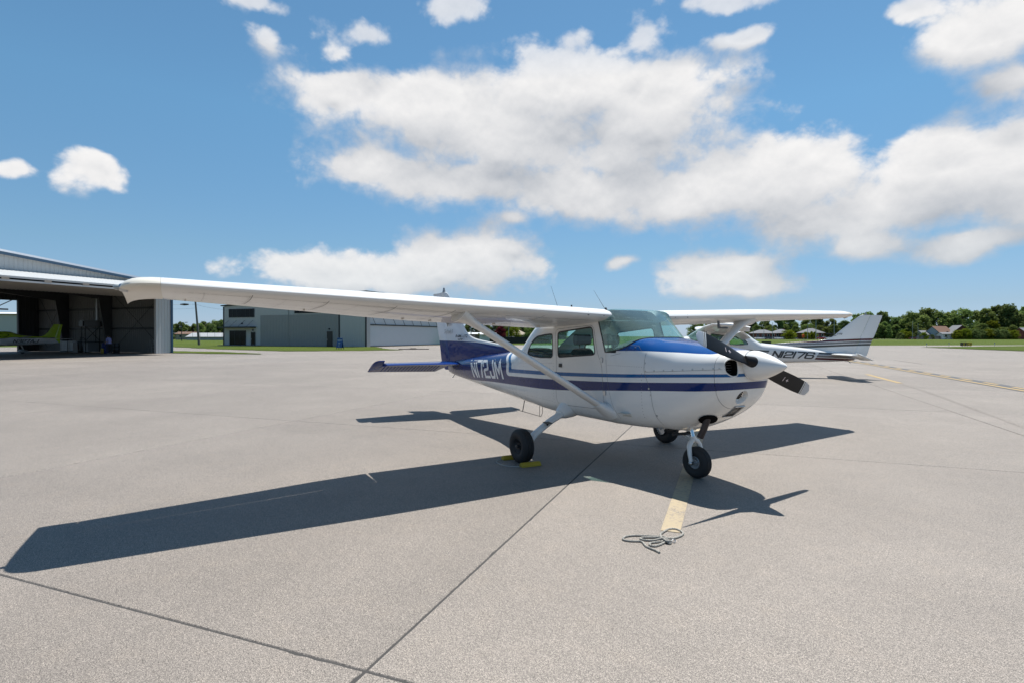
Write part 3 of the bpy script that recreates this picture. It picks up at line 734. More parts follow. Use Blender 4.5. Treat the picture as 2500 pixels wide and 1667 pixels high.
    for i in range(13):
        x = -2.40-.62*i/12; r = []
        for j in range(15):
            k = (-1+2*j/14)*(.41-.13*max(0, -2.42-x)); w_, zb, zt, zm, nb, nt = section(CABIN, x); r.append((x, k, zm+(zt-zm)*(1-abs(k/w_)**nt)**(1/nt)-.004))
        rows.append(r)
    mb.grid(rows); mb.build('rear_window', GLASS, R_, True)
    # --- seams, screws, hinges on the side one sees (and mirrored)
    for s in (-1, 1):
        mb = MB()
        door = rounded([(-1.765, 1.705), (-.945, 1.752), (-.855, 1.395), (-.775, 1.26), (-.735, .78), (-.80, .70), (-1.74, .668), (-1.725, 1.30)], [.09, .08, .2, .2, .08, .08, .1, .1], 4)
        for i in range(2): pass
        seam_on(mb, CABIN, dense(door, .05)+[door[0]], .0045, s); dr = mb.build('door', SEAM, R_)
        for nm, bx in (('door_hinge', [((-.80, 0, 1.29), (-.755, .012, 1.35))]), ('door_hinge', [((-.735, 0, .885), (-.70, .012, .94))]), ('door_handle', [((-1.655, 0, 1.19), (-1.602, .016, 1.24))])):
            h = MB()
            for lo_, hi_ in bx: h.box(lo_, hi_)
            for i, v in enumerate(h.v): h.v[i] = (v[0], s*(surf_y(CABIN, v[0], v[2])+v[1]), v[2])
            h.build(nm, STEEL if nm == 'door_hinge' else BLACK, dr)
        mb = MB()
        seam_on(mb, NOSE, subdiv([(-.08, 1.42), (-.085, 1.215)], 8), .0035, s); seam_on(mb, NOSE, subdiv([(-.075, 1.20), (-.06, 1.15), (.012, .993), (.03, .832), (.05, .712), (.09, .61)], 4), .0035, s)
        seam_on(mb, NOSE, subdiv([(-.08, 1.205), (.31, 1.234), (.56, 1.254), (.79, 1.272), (.87, 1.278)], 6), .003, s)
        seam_on(mb, NOSE, subdiv([(-.70, 1.33), (-.66, 1.0), (-.58, .75), (-.50, .62)], 5), .003, s)
        if hi:
            seam_on(mb, NOSE, subdiv([(-.62, 1.375), (-.45, 1.408)], 4), .003, s); seam_on(mb, NOSE, subdiv([(-.37, 1.425), (-.35, 1.505), (-.21, 1.50), (-.14, 1.44)], 4), .003, s)
        tag(mb.build('panel_seam', SEAM, cowl), kind='stuff')
        sc = MB()
        for x, z in [(-.07, 1.215), (.06, 1.226), (.19, 1.236), (.31, 1.246), (.44, 1.256), (.56, 1.266), (.68, 1.276), (.79, 1.283), (.845, 1.284), (-.075, 1.307), (.06, .72), (-.015, 1.02), (.01, .95)]:
            n = surf_n(NOSE, x, z); y = surf_y(NOSE, x, z); sc.lathe([(-.004, .012), (.003, .0105), (.004, .001)], (x, s*y, z), (n[0], s*n[1], n[2]), 8)
        tag(sc.build('fastener', STEEL, cowl, True), kind='stuff')
    if hi:      # rivet rows on the fuselage skin
        rv = MB()
        def rivet(T, x, z, s):
            n = Vector(surf_n(T, x, z)); n.y *= s; p = Vector((x, s*surf_y(T, x, z), z))+n*.0015; u = n.orthogonal().normalized()*.0048; v = n.cross(u); rv.add([p+u, p+v, p-u, p-v], [(0, 1, 2, 3)])
        for s in (-1, 1):
            for x in (-1.80, -2.62, -3.05, -3.5, -3.95, -4.4, -4.9, -5.4, -5.85):
                sc_ = section(CABIN, x); k = int((min(sc_[2]-.05, 1.30)-sc_[1]-.06)/.042)
                for q in range(k): rivet(CABIN, x, sc_[1]+.06+q*.042, s)
            for q in range(110): x = -1.85-q*.038; rivet(CABIN, x, 1.235-.035*(-1.85-x), s); rivet(CABIN, x, .70+.028*(-1.85-x), s)
            for q in range(17): rivet(NOSE, -.66+q*.036, 1.26, s)
            for q in range(15): rivet(NOSE, -.12, .68+q*.036, s)
        tag(rv.build('rivet_rows', SEAM, fus), kind='stuff')
    # --- cowl openings: cut through the bowl, dark ducts behind
    IB = mat('intake_black', lambda t, b: (b.inputs['Base Color'].__setattr__('default_value', (.006, .006, .007, 1)), b.inputs['Roughness'].__setattr__('default_value', .9), b.inputs['Specular IOR Level'].__setattr__('default_value', 0.05)))
    def bowl_pt(y, z):
        lo, hi_ = .3, .9405
        for _ in range(22):
            m_ = (lo+hi_)/2; sc_ = section(NOSE, m_)
            if sc_[1] < z < sc_[2] and surf_y(NOSE, m_, z) > abs(y): lo = m_
            else: hi_ = m_
        return Vector((lo, y, z))
    IN = [rounded([(s*-(.255+a), 1.298+b_) for a, b_ in ((.105, .045), (.05, .088), (-.02, .075), (-.035, -.03), (-.025, -.085), (.045, -.092), (.10, -.05))], .04, 4) for s in (-1, 1)]
    lc = bowl_pt(-.105, .985); lu = (bowl_pt(-.145, .985)-bowl_pt(-.065, .985)).normalized(); lv = (bowl_pt(-.105, 1.02)-bowl_pt(-.105, .95)).normalized(); ln_ = lv.cross(lu).normalized(); ln_ = ln_ if ln_.x > 0 else -ln_
    LI = [((lc+lu*.078*math.cos(a)+lv*.078*math.sin(a)).y, (lc+lu*.078*math.cos(a)+lv*.078*math.sin(a)).z) for a in [2*math.pi*k/28 for k in range(28)]]
    bm = bmesh.new(); bm.from_mesh(bowl.data)
    kill = [f for f in bm.faces if f.calc_center_median().x > .80 and any(inside(P, f.calc_center_median().y, f.calc_center_median().z) for P in IN+[LI]) and len(f.verts) < 8]
    bmesh.ops.delete(bm, geom=kill, context='FACES')
    for v in bm.verts:
        if v.is_boundary and v.co.x > .815:
            for P in IN+[LI]:
                q = nearest(P, v.co.y, v.co.z)
                if math.hypot(q[0]-v.co.y, q[1]-v.co.z) < .02: p = bowl_pt(*q); v.co = p if abs(p.x-v.co.x) < .05 else v.co; break
    bm.to_mesh(bowl.data); bm.free()
    for P, s in zip(IN, (-1, 1)):
        ci = obj('cooling_intake', None, bowl); L = [bowl_pt(*q) for q in P]
        mb = MB(); mb.grid([L, [p+Vector((-.03, 0, 0)) for p in L], [Vector((p.x-.14, p.y, p.z)) for p in L]], True); mb.cap([Vector((.76, p.y, p.z)) for p in L]); mb.build('intake_duct', IB, ci, True)
        cyl = MB()
        for q in range(6): zc_ = 1.235+q*.026; cyl.box((.80, min(s*.225, s*.335), zc_), (.865, max(s*.225, s*.335), zc_+.007))
        tag(cyl.build('cylinder_fins', plain('dull_alloy', (.11, .11, .115), .6, .5), ci), kind='stuff')
        mb = MB(); mb.tube(L+[L[0], L[1]], .006, 6, False); mb.build('intake_lip', WHITE, ci, True)
    ll = obj('landing_light', None, bowl); c = lc; nn = ln_
    mb = MB(); R0 = [bowl_pt(*q)+nn*.001 for q in LI]; R1 = [lc+nn*-.05+lu*.060*math.cos(2*math.pi*k/28)+lv*.060*math.sin(2*math.pi*k/28) for k in range(28)]; mb.grid([R0, R1], True); mb.build('light_housing', WHITE, ll, True)
    mb = MB(); mb.lathe([(-.046, .062), (-.058, .045), (-.066, .001)], c, nn, 24); mb.build('reflector', CHROME, ll, True)
    mb = MB(); u, v = nn.orthogonal().normalized(), nn.cross(nn.orthogonal().normalized())
    for a in range(-3, 4):
        for b_ in range(-3, 4):
            if a*a+b_*b_ < 11: mb.lathe([(-.05, .0075), (-.044, .006), (-.042, .001)], c+u*a*.016+v*b_*.016, nn, 6)
    o = mb.build('light_grid', BLACK, ll, True); o['kind'] = 'stuff'
    inl = obj('air_inlet', None, bowl)
    q = [bowl_pt(y, z) for y, z in ((-.12, .885), (.02, .885), (.02, .765), (-.12, .765))]; n2 = (q[1]-q[0]).cross(q[3]-q[0]).normalized(); n2 = n2 if n2.x > 0 else -n2
    mb = MB(); mb.cap([p+n2*.004 for p in q]); mb.build('inlet_mesh', mat('intake_black', None), inl)
    mb = MB(); mb.tube([p+n2*.006 for p in q]+[q[0]+n2*.006], .009, 6); mb.build('inlet_frame', STEEL, inl)
    mb = MB()
    for k in range(1, 6): mb.tube([q[0].lerp(q[1], k/6)+n2*.007, q[3].lerp(q[2], k/6)+n2*.007], .004, 5)
    tag(mb.build('inlet_slats', BLACK, inl), kind='stuff')
    mb = MB(); mb.tube([(.60, -.235, .80), (.57, -.235, .72), (.535, -.24, .62), (.49, -.245, .525)], [.036]*4, 18, False); mb.tube([(.54, -.24, .63), (.49, -.245, .526)], [.032, .032], 18, False)
    mb.build('exhaust_pipe', plain('burnt_steel', (.065, .055, .055), .6, .6, var=.3, scale=12), R_, True)
    mb = MB(); mb.lathe([(.0, .10), (.008, .095), (.009, .001)], (.585, -.235, .728), (.45, -.35, -.8), 20); mb.build('exhaust_cutout', mat('intake_black', None), R_, True)
    # --- spinner and propeller
    HUB = Vector((1.0, .0, 1.3125)); pd = Vector((0, .949, -.315)); px_ = Vector((1, 0, 0)); pe = pd.cross(px_)
    prop = obj('propeller', None, R_)
    mb = MB(); mb.lathe([(-.055, .152), (-.03, .155), (.01, .152), (.06, .140), (.12, .119), (.18, .094), (.24, .064), (.29, .036), (.315, .019), (.326, .003)], HUB, (1, 0, .012), 40); mb.lathe([(-.06, .12), (-.056, .15)], HUB, (1, 0, .012), 40); mb.build('spinner', WHITE, prop, True, 50)
    mb = MB()
    for k in range(10):
        a = 2*math.pi*k/10; mb.lathe([(0, .005), (.003, .004), (.0035, .0005)], HUB+Vector((-.03, math.cos(a)*.152, math.sin(a)*.152)), (0, math.cos(a), math.sin(a)), 6)
    tag(mb.build('fastener', STEEL, prop), kind='stuff')
    mb = MB(); mb.lathe([(-.066, .149), (-.058, .1555), (-.056, .1495)], HUB, (1, 0, .012), 40); mb.build('spinner_backplate', BLACK, prop, True)
    tipm = plain('silver_blade_tip', (.50, .52, .55), .38, .2); bladem = plain('black_blade_paint', (.012, .012, .014), .5, var=.1, spec=.22)
    for s in (-1, 1):
        def blade_ring(r):
            ch = mono([.10, .16, .25, .45, .65, .85, .93, .965], [.10, .125, .145, .158, .162, .148, .122, .03], r); th = mono([.1, .16, .3, .6, .965], [.055, .042, .026, .014, .005], r)
            tw = rad(mono([.1, .3, .6, .965], [52, 38, 24, 15], r)); ce = HUB+pd*(s*r); ca, sa = math.cos(tw), math.sin(tw); ed = pe*s; o = []
            for k in range(20):
                a = 2*math.pi*k/20; u = math.cos(a)*ch/2; v = math.sin(a)*th/2*(1.0 if math.sin(a) > 0 else .45)
                o.append(ce+(ed*ca+px_*sa*-1)*u+(px_*ca+ed*sa)*v)
            return o
        rr = [.09+.035*k for k in range(23)]
        mb = MB(); mb.tube([HUB+pd*(s*.062)+px_*.05, HUB+pd*(s*.072)+px_*.048, HUB+pd*(s*.09)+px_*.046, HUB+pd*(s*.13)+px_*.038, HUB+pd*(s*.22)+px_*.008], [.008, .036, .052, .058, .040], 16); mb.build('blade_root', bladem, prop, True, 60)
        mb = MB(); rows = [blade_ring(r) for r in rr if r < .865]+[blade_ring(.865)]; mb.grid(rows, True); bl = mb.build('blade', bladem, prop, True, 60, fixn=True)
        mb = MB(); rows = [blade_ring(r) for r in (.866, .89, .915, .935, .95, .96, .965)]; mb.grid(rows, True); mb.cap(rows[-1]); mb.build('blade_tip', tipm, bl, True, 60, fixn=True)
        mb = MB()
        for ra, rb in ((.822, .836), (.848, .862)):
            A = [HUB+pd*(s*ra)+(p-(HUB+pd*(s*ra)))*1.04 for p in blade_ring(ra)]; B_ = [HUB+pd*(s*rb)+(p-(HUB+pd*(s*rb)))*1.04 for p in blade_ring(rb)]; mb.grid([A, B_], True)
        tag(mb.build('blade_stripe', WHITE, bl, fixn=True), kind='stuff')
        mb = MB()     # maker's decal on the front face
        ce = HUB+pd*(s*.50); tw = rad(28); u = (pe*s*math.cos(tw)-px_*math.sin(tw)); nrm = (px_*math.cos(tw)+pe*s*math.sin(tw))
        for a, b_, l in ((-.03, .0, .05), (.03, .0, .035)): mb.box((-.004, -l/2, 0), (.004, l/2, .0006), Matrix(((pd.x, u.x, nrm.x, (ce+pd*a+nrm*.0100).x), (pd.y, u.y, nrm.y, (ce+pd*a+nrm*.0100).y), (pd.z, u.z, nrm.z, (ce+pd*a+nrm*.0100).z), (0, 0, 0, 1))))
        mb.box((-.02, -.004, 0), (.02, .004, .0006), Matrix(((pd.x, u.x, nrm.x, (ce+pd*.03+nrm*.0108).x), (pd.y, u.y, nrm.y, (ce+pd*.03+nrm*.0108).y), (pd.z, u.z, nrm.z, (ce+pd*.03+nrm*.0108).z), (0, 0, 0, 1))))
        tag(mb.build('decal', plain('pale_decal', (.7, .6, .62), .5), bl), kind='stuff')
    # --- wings
    for s in (-1, 1):
        zt_ = 2.035 if s < 0 else 2.0
        ST = [(.50, -.64, 1.872, 1.60, 5.2), (1.5, -.645, 1.903, 1.60, 4.9), (2.55, -.655, 1.936, 1.60, 4.5), (3.9, -.715, 1.936+(zt_-1.936)*.52, 1.365, 3.8), (5.18, -.775, zt_, 1.13, 3.2)]
        def wp(y, t, h):
            Y = [r[0] for r in ST]; xl, zl, ch, inc = (mono(Y, [r[k] for r in ST], y) for k in (1, 2, 3, 4)); a = rad(inc)
            return Vector((xl-(t*math.cos(a)-h*math.sin(a)*-1)*ch, s*y, zl+(h*math.cos(a)-t*math.sin(a))*ch))
        def loft(ys, t0, t1, defl=0.0):
            rows = []
            for y in ys:
                r = [wp(y, t, h) for t, h in foil(t0, t1)]
                if defl:
                    hp = wp(y, t0+.03, naca(t0, False)); a = rad(defl); r2 = []
                    for p in r: d = p-hp; r2.append(hp+Vector((d.x*math.cos(a)-d.z*math.sin(a)*-1*-1, d.y, d.z*math.cos(a)+d.x*math.sin(a)))+Vector((-.10, 0, -.05)))
                    r = r2
                rows.append(r)
            m_ = MB(); m_.grid(rows, True); m_.cap(rows[0]); m_.cap(rows[-1]); return m_
        wg = loft([.50+k*.26 for k in range(19)], 0, .735).build('wing', WHITE, R_, True, 35, fixn=True)
        loft([.56, 1.0, 1.5, 2.0, 2.57], .742, 1, flap_deg).build('flap', WHITE, wg, True, 35, fixn=True)
        loft([2.60, 3.2, 3.8, 4.4, 5.0, 5.175], .742, 1).build('aileron', WHITE, wg, True, 35, fixn=True)
        # drooped tip
        rows = []
        for y, lx, tx, k, dzz in ((5.182, 0, 0, 1, 0), (5.25, .002, 0, 1.0, 0), (5.32, .012, .002, .97, -.004), (5.38, .034, .006, .90, -.012), (5.425, .068, .012, .76, -.026), (5.452, .105, .02, .54, -.042), (5.465, .14, .03, .28, -.055), (5.468, .16, .04, .08, -.06)):
            r = []
            for t, h in foil(0, 1):
                t2 = lx+t*(1-lx-tx); hc = naca(t, True)*.5+naca(t, False)*.5; p = wp(5.18, t2, hc+(h-hc)*k); p.y = s*y; p.z += dzz*(.5+.75*t)*(.8 if s < 0 else .4); r.append(p)
            rows.append(r)
        m_ = MB(); m_.grid(rows, True); m_.cap(rows[-1]); tip = m_.build('wing_tip', WTIP if not second else WHITE, wg, True, 50, fixn=True)
        nl = wp(5.18, .20, .01); m_ = MB(); m_.tube([(nl.x+.03, s*5.41, nl.z-.03), (nl.x+.03, s*5.455, nl.z-.028), (nl.x+.03, s*5.47, nl.z-.028)], [.04, .034, .026], 12); m_.build('light_base', STEEL, tip, True)
        m_ = MB(); m_.lathe([(0, .022), (.015, .024), (.03, .019), (.042, .002)], (nl.x+.03, s*5.47, nl.z-.028), (0, s, 0), 14); m_.build('navigation_light', plain('green_lens' if s < 0 else 'red_lens', (.30, .33, .33) if s < 0 else (.3, .03, .03), .15, coat=1), tip, True)
        # seams and rivet rows below and above
        m_ = MB()
        def low(y, t, o): p = wp(y, t, naca(t, False)); return Vector((p.x, p.y, p.z-o))
        for y in (1.45, 2.57, 3.2, 3.85, 4.5):
            m_.grid([[low(y-.003, t, .0015), low(y+.003, t, .0015)] for t in [.05+.07*k for k in range(10)]])
        for t in (.10, .40, .66): m_.grid([[low(y, t-.0015, .0015), low(y, t+.0015, .0015)] for y in [.62+.19*k for k in range(24)]])
        tag(m_.build('panel_seam', SEAM, wg, fixn=False), kind='stuff')
        if hi:
            m_ = MB(); rv = random.Random(3)
            for k in range(74):
                y = .7+k*.06
                for t in (.115, .385, .645):
                    p = low(y, t, .0); m_.add([p+Vector((.0065, 0, -.0025)), p+Vector((0, .0065, -.0025)), p+Vector((-.0065, 0, -.0025)), p+Vector((0, -.0065, -.0025))], [(0, 1, 2, 3)])
            for y in (.95, 1.45, 2.0, 2.57, 2.9, 3.2, 3.55, 3.85, 4.2, 4.5, 4.85):
                for k in range(22):
                    p = low(y+.018, .08+k*.029, 0); m_.add([p+Vector((.0065, 0, -.0025)), p+Vector((0, .0065, -.0025)), p+Vector((-.0065, 0, -.0025)), p+Vector((0, -.0065, -.0025))], [(0, 1, 2, 3)])
            o = m_.build('rivet_rows', SEAM, wg); o['kind'] = 'stuff'
            m_ = MB()      # aileron / flap hinge brackets
            for y in (.8, 1.5, 2.4, 2.75, 3.9, 5.0): p = low(y, .74, 0); m_.box((p.x-.035, p.y-.006, p.z-.012), (p.x+.035, p.y+.006, p.z+.02))
            tag(m_.build('hinge_bracket', plain('grubby_white', (.55, .53, .48), .6), wg), kind='stuff')
        # cabin air inlets in the leading edge
        for y, r in ((.62, .017), (.86, .02)):
            p = wp(y, .012, -.002); m_ = MB(); m_.lathe([(-.01, r), (.012, r), (.013, .001)], p, (1, 0, .05), 14); m_.build('air_vent', BLACK, wg)
        # strut
        a, b_ = Vector((-.70, s*.47, .668)), Vector((-.93, s*2.45, wp(2.45, .18, naca(.18, False)).z+.02)); d = b_-a
        st = obj('wing_strut', None, R_)
        m_ = MB(); m_.tube([a+d*k for k in (.02, .05, .5, .93, .97)], [.078]*5, 20, squash=((0, -s*.5, 1), .50)); m_.build('strut_tube', WHITE, st, True, 60, fixn=True)
        m_ = MB(); m_.tube([a-d*.012+Vector((-.0, 0, 0)), a+d*.035, a+d*.085, a+d*.10], [.155, .13, .095, .081], 20, squash=((0, -s*.5, 1), .56)); m_.build('lower_cuff', WHITE, st, True, 60, fixn=True)
        m_ = MB(); m_.tube([a+d*.88, a+d*.925, a+d*.965, a+d*.995], [.081, .092, .14, .20], 20, squash=((0, -s*.5, 1), .52)); m_.build('upper_cuff', WHITE, st, True, 60, fixn=True)
        # --- main gear
        gx = -1.45; wc = Vector((gx, s*1.30, .213))
        lg = obj('landing_gear', None, R_)
        m_ = MB(); m_.tube([(-1.60, s*.36, .62), (-1.585, s*.52, .575), (-1.54, s*.80, .47), (-1.48, s*1.08, .335), (gx, s*1.19, .245), (gx, s*1.215, .215)], [.066, .062, .056, .052, .05, .046], 16, squash=((.2, 0, 1), .62)); m_.build('gear_leg', WHITE, lg, True, 60, fixn=True)
        m_ = MB(); m_.tube([(-1.61, s*.30, .665), (-1.60, s*.45, .615), (-1.585, s*.56, .565), (-1.575, s*.60, .548)], [.185, .165, .11, .078], 18, squash=((0, 0, 1), .78)); m_.build('gear_fairing', WHITE, lg, True, 60, fixn=True)
        m_ = MB(); m_.box((-.05, -.045, -.004), (.05, .045, .004), Matrix.Translation((-1.44, s*.90, .475)) @ Matrix.Rotation(rad(8), 4, 'Y')); m_.tube([(-1.47, s*.88, .44), (-1.45, s*.90, .472)], .012, 6); m_.build('foot_step', BLACK, lg)
        m_ = MB(); m_.lathe([(-.012, .085), (.012, .085), (.014, .02)], (gx, s*1.205, .213), (0, s, 0), 20); m_.box((gx+.03, s*1.21-.03, .20), (gx+.10, s*1.21+.03, .30)); m_.build('brake', STEEL, lg, True)
        wheel(R_, wc, .216, .162, .085, None, plain('black_rim', (.03, .03, .032), .5))
    # entrance steps by the strut foot
    for s in (-1, 1):
        m_ = MB(); m_.box((-.44, 0, .695), (-.31, .085, .703)); m_.box((-.44, 0, .66), (-.31, .005, .70))
        for i, v in enumerate(m_.v): m_.v[i] = (v[0], s*(surf_y(NOSE, v[0], .70)+v[1]-.012), v[2])
        m_.build('entry_step', plain('grubby_white', None), R_)
    # --- nose gear
    ng = obj('nose_gear', None, R_)
    nx = .24; ztop = .60
    m_ = MB(); m_.tube([(.135, 0, ztop), (.185, 0, .44)], .026, 16); m_.build('oleo_strut', CHROME, ng, True, fixn=True)
    m_ = MB(); m_.tube([(.125, 0, .66), (.15, 0, .555)], .042, 16); m_.build('strut_collar', WHITE, ng, True, fixn=True); m_ = MB(); m_.tube([(.178, 0, .46), (.192, 0, .415)], .038, 16); m_.build('strut_collar', WHITE, ng, True, fixn=True)
    for s in (-1, 1):
        m_ = MB(); m_.tube([(.192, s*.015, .425), (.198, s*.055, .405), (.205, s*.088, .36), (.222, s*.098, .28), (.238, s*.098, .20), (.24, s*.098, .165)], [.03, .03, .028, .025, .022, .02], 12); m_.build('fork', WHITE, ng, True, fixn=True)
        m_ = MB(); m_.lathe([(-.015, .028), (.02, .026), (.03, .016), (.032, .001)], (nx, s*.095, .178), (0, s, 0), 16); m_.build('axle_nut', STEEL, ng, True)
    m_ = MB(); m_.tube([(.10, -.05, .56), (-.02, -.10, .50), (-.12, -.14, .50)], .014, 8); m_.tube([(.10, .05, .56), (-.10, .12, .52)], .012, 8); m_.tube([(.02, -.16, .475), (.16, -.02, .50)], .017, 10); m_.build('shimmy_damper', BLACK, ng, True)
    m_ = MB(); m_.tube([(.15, 0, .53), (.045, 0, .465), (.165, 0, .41)], [.016, .02, .016], 8, squash=((0, 1, 0), 1.6)); m_.build('torque_link', WHITE, ng, True)
    m_ = MB(); m_.box((.07, -.075, .53), (.17, .075, .545)); m_.tube([(.07, -.07, .537), (.0, -.085, .56)], .006, 6); m_.tube([(.07, .07, .537), (-.03, .085, .57)], .006, 6); m_.build('steering_bracket', plain('grubby_white', None), ng)
    wheel(R_, (nx, 0, .178), .178, .135, .07, None, plain('grey_rim', (.42, .44, .46), .4, .3))
    # --- tail
    def plate(rows_lo, th, mb):
        pass
    for s in (-1, 1):
        def sp(y, t, h):      # stabiliser chord: t 0..1 leading edge to hinge
            k = (y-.10)/1.66; xl = -5.50-.36*k; xh = -6.10-.03*k; return Vector((xl+(xh-xl)*t, s*y, 1.058+h*(.075-.03*k)))
        def sec(t): return math.sqrt(max(0, t))*(1-t*.45)
        rows = []
        for y in [.10+.16*k for k in range(10)]+[1.60]:
            T_ = [1-k/10 for k in range(11)]; rows.append([sp(y, t, sec(t)) for t in T_]+[sp(y, t, -sec(t)) for t in T_[::-1][1:]])
        m_ = MB(); m_.grid(rows, True); m_.cap(rows[-1]); stb = m_.build('stabiliser', tailm, R_, True, 45, fixn=True)
        dn = rad(25); rows = []
        def el(y, d, h): hx = -6.115-.03*(y-.1)/1.66; return Vector((hx-d*math.cos(dn)+h*math.sin(dn)*-1, s*y, 1.052-d*math.sin(dn)+h*math.cos(dn)))
        for y in [.17, .30]+[.46+.16*k for k in range(8)]+[1.60]:
            ch = .47-.10*(y-.17)/1.5; ch = ch*(.55 if y < .2 else 1)
            T_ = [0, .06, .2, .4, .6, .8, 1]; hh = lambda t: .034*(1-t)+.002
            rows.append([el(y, ch*t, hh(t)) for t in T_]+[el(y, ch*t, -hh(t)) for t in T_[::-1]])
        m_ = MB(); m_.grid(rows, True); m_.cap(rows[0]); m_.cap(rows[-1]); elv = m_.build('elevator', tailm, R_, True, 35, fixn=True)
        rows = []      # balance horn
        for y in (1.60, 1.66, 1.72, 1.77, 1.79):
            k = 1 if y < 1.75 else .8 if y < 1.78 else .5; T_ = [0, .2, .4, .6, .8, 1]; a0, a1 = -.20*k, .37*(.9+.1*k)
            hh = lambda t: (.034 if t < .95 else .004)*math.sqrt(min(1, t*4+.02))*(1-.7*t)*k+.003
            rows.append([el(y, a0+(a1-a0)*t, hh(t)) for t in T_]+[el(y, a0+(a1-a0)*t, -hh(t)) for t in T_[::-1]])
        m_ = MB(); m_.grid(rows, True); m_.cap(rows[0]); m_.cap(rows[-1]); m_.build('elevator_horn', tailm, elv, True, 35, fixn=True)
        for k in range(17):
            y = .36+.073*k; ch = .47-.10*(y-.17)/1.5; m_ = MB()
            m_.tube([el(y, .05, .037), el(y, ch*.9, .007)], .006, 6, mi=0); m_.tube([el(y, .05, -.037), el(y, ch*.9, -.007)], .006, 6)
            m_.build('elevator_bead', tailm, elv, True)
    # fin: outline in (x, z) with dorsal fillet, lens-shaped thickness
    def fin_loft(name, le, te, th, parent, n=22):
        rows = []
        for k in range(n+1):
            t = k/n; a, b_ = le(t), te(t); ch = a[0]-b_[0]; th_ = th*min(1, .25+ch*.8) if callable(th) is False else th(t)
            U = [(1-math.cos(math.pi*q/10))/2 for q in range(11)]; sh = lambda u: math.sqrt(max(0, u))*(1-u*.55)*1.15
            f = lambda u, sg: (a[0]+(b_[0]-a[0])*u, sg*th_*sh(u), a[1]+(b_[1]-a[1])*u)
            rows.append([f(u, 1) for u in U[::-1]]+[f(u, -1) for u in U[1:]])
        m_ = MB(); m_.grid(rows, True); m_.cap(rows[0]); m_.cap(rows[-1]); return m_.build(name, finm, parent, True, 40, fixn=True)
    LEp = [(1.37, -3.30), (1.42, -3.75), (1.50, -4.55), (1.565, -5.18), (1.62, -5.42), (1.72, -5.62), (1.86, -5.76), (2.2, -6.13), (2.52, -6.50), (2.565, -6.58), (2.585, -6.70)]
    hx = lambda z: -6.30-.37*(z-1.0)
    ZF = [1.02, 1.2, 1.3]+[1.36+.013*k for k in range(20)]+[1.64+.06*k for k in range(15)]+[2.52, 2.55, 2.568, 2.576]
    def lef(t): z = ZF[min(len(ZF)-1, int(round(t*(len(ZF)-1))))]; return (mono([p[0] for p in LEp], [p[1] for p in LEp], max(z, 1.37)), z)
    def tef(t): z = ZF[min(len(ZF)-1, int(round(t*(len(ZF)-1))))]; return (hx(z), z)
    fin = fin_loft('fin', lef, tef, lambda t: mono([1.0, 1.5, 2.58], [.055, .052, .034], ZF[int(round(t*(len(ZF)-1)))]), R_, len(ZF)-1)
    rt = lambda z: mono([.90, 1.0, 1.05, 1.5, 1.85, 2.3, 2.53], [-6.62, -6.77, -6.80, -6.925, -7.06, -7.20, -7.28], z)
    rl = lambda z: hx(z)-.012 if z > 1.02 else -6.37
    rud = fin_loft('rudder', lambda t: (rl(.89+1.68*t), .89+1.68*t), lambda t: (rt(.89+1.68*t), .89+1.68*t), lambda t: .036-.012*t, R_)
    m_ = MB(); m_.lathe([(0, .035), (.03, .034), (.05, .025), (.075, .025), (.10, .016), (.108, .002)], (-6.72, 0, 2.575), (0, 0, 1), 16); m_.build('beacon', plain('beacon_glass', (.30, .30, .30), .15, coat=1), fin, True)
    m_ = MB(); m_.tube([(-6.15, 0, .83), (-6.25, 0, .74), (-6.28, 0, .735)], .010, 8); m_.build('tie_down_ring', STEEL, R_, True)
    # --- aerials
    m_ = MB(); m_.tube([(-2.45, .08, 1.86), (-2.78, .10, 2.42)], [.0035, .0015], 6); m_.build('whip_aerial', BLACK, R_)
    m_ = MB(); m_.tube([(-1.20, -.10, 1.94), (-1.47, -.10, 2.25)], [.0035, .0015], 6); m_.tube([(-1.18, -.1, 1.93), (-1.22, -.1, 1.99)], .014, 8); m_.build('whip_aerial', BLACK, R_)
    m_ = MB(); m_.tube([(-2.15, .05, 1.90), (-2.17, .05, 2.08)], .012, 8); m_.tube([(-2.17, -.10, 2.04), (-2.17, .20, 2.04)], .006, 6); m_.build('aerial_mast', BLACK, R_)
    m_ = MB(); m_.tube([(-3.33, -.28, .41), (-2.62, -.20, .36)], .0045, 6); m_.tube([(-3.08, -.25, .39), (-3.08, -.2, .62)], .007, 6); m_.tube([(-2.62, -.20, .36), (-2.58, -.2, .42), (-2.58, -.2, .56)], .004, 6); m_.tube([(-2.66, -.2, .365), (-2.66, -.2, .56)], .004, 6); m_.build('marker_aerial', BLACK, R_)
    m_ = MB(); p = Vector((-.85, 1.75, 1.82)); m_.tube([p+Vector((0, 0, .03)), p+Vector((0, 0, -.07)), p+Vector((.03, 0, -.09))], .018, 10); m_.tube([p+Vector((-.01, 0, -.09)), p+Vector((.16, 0, -.09))], .012, 10); m_.build('pitot_tube', plain('pitot_grey', (.16, .17, .18), .5), R_, True)
    return fin, fus
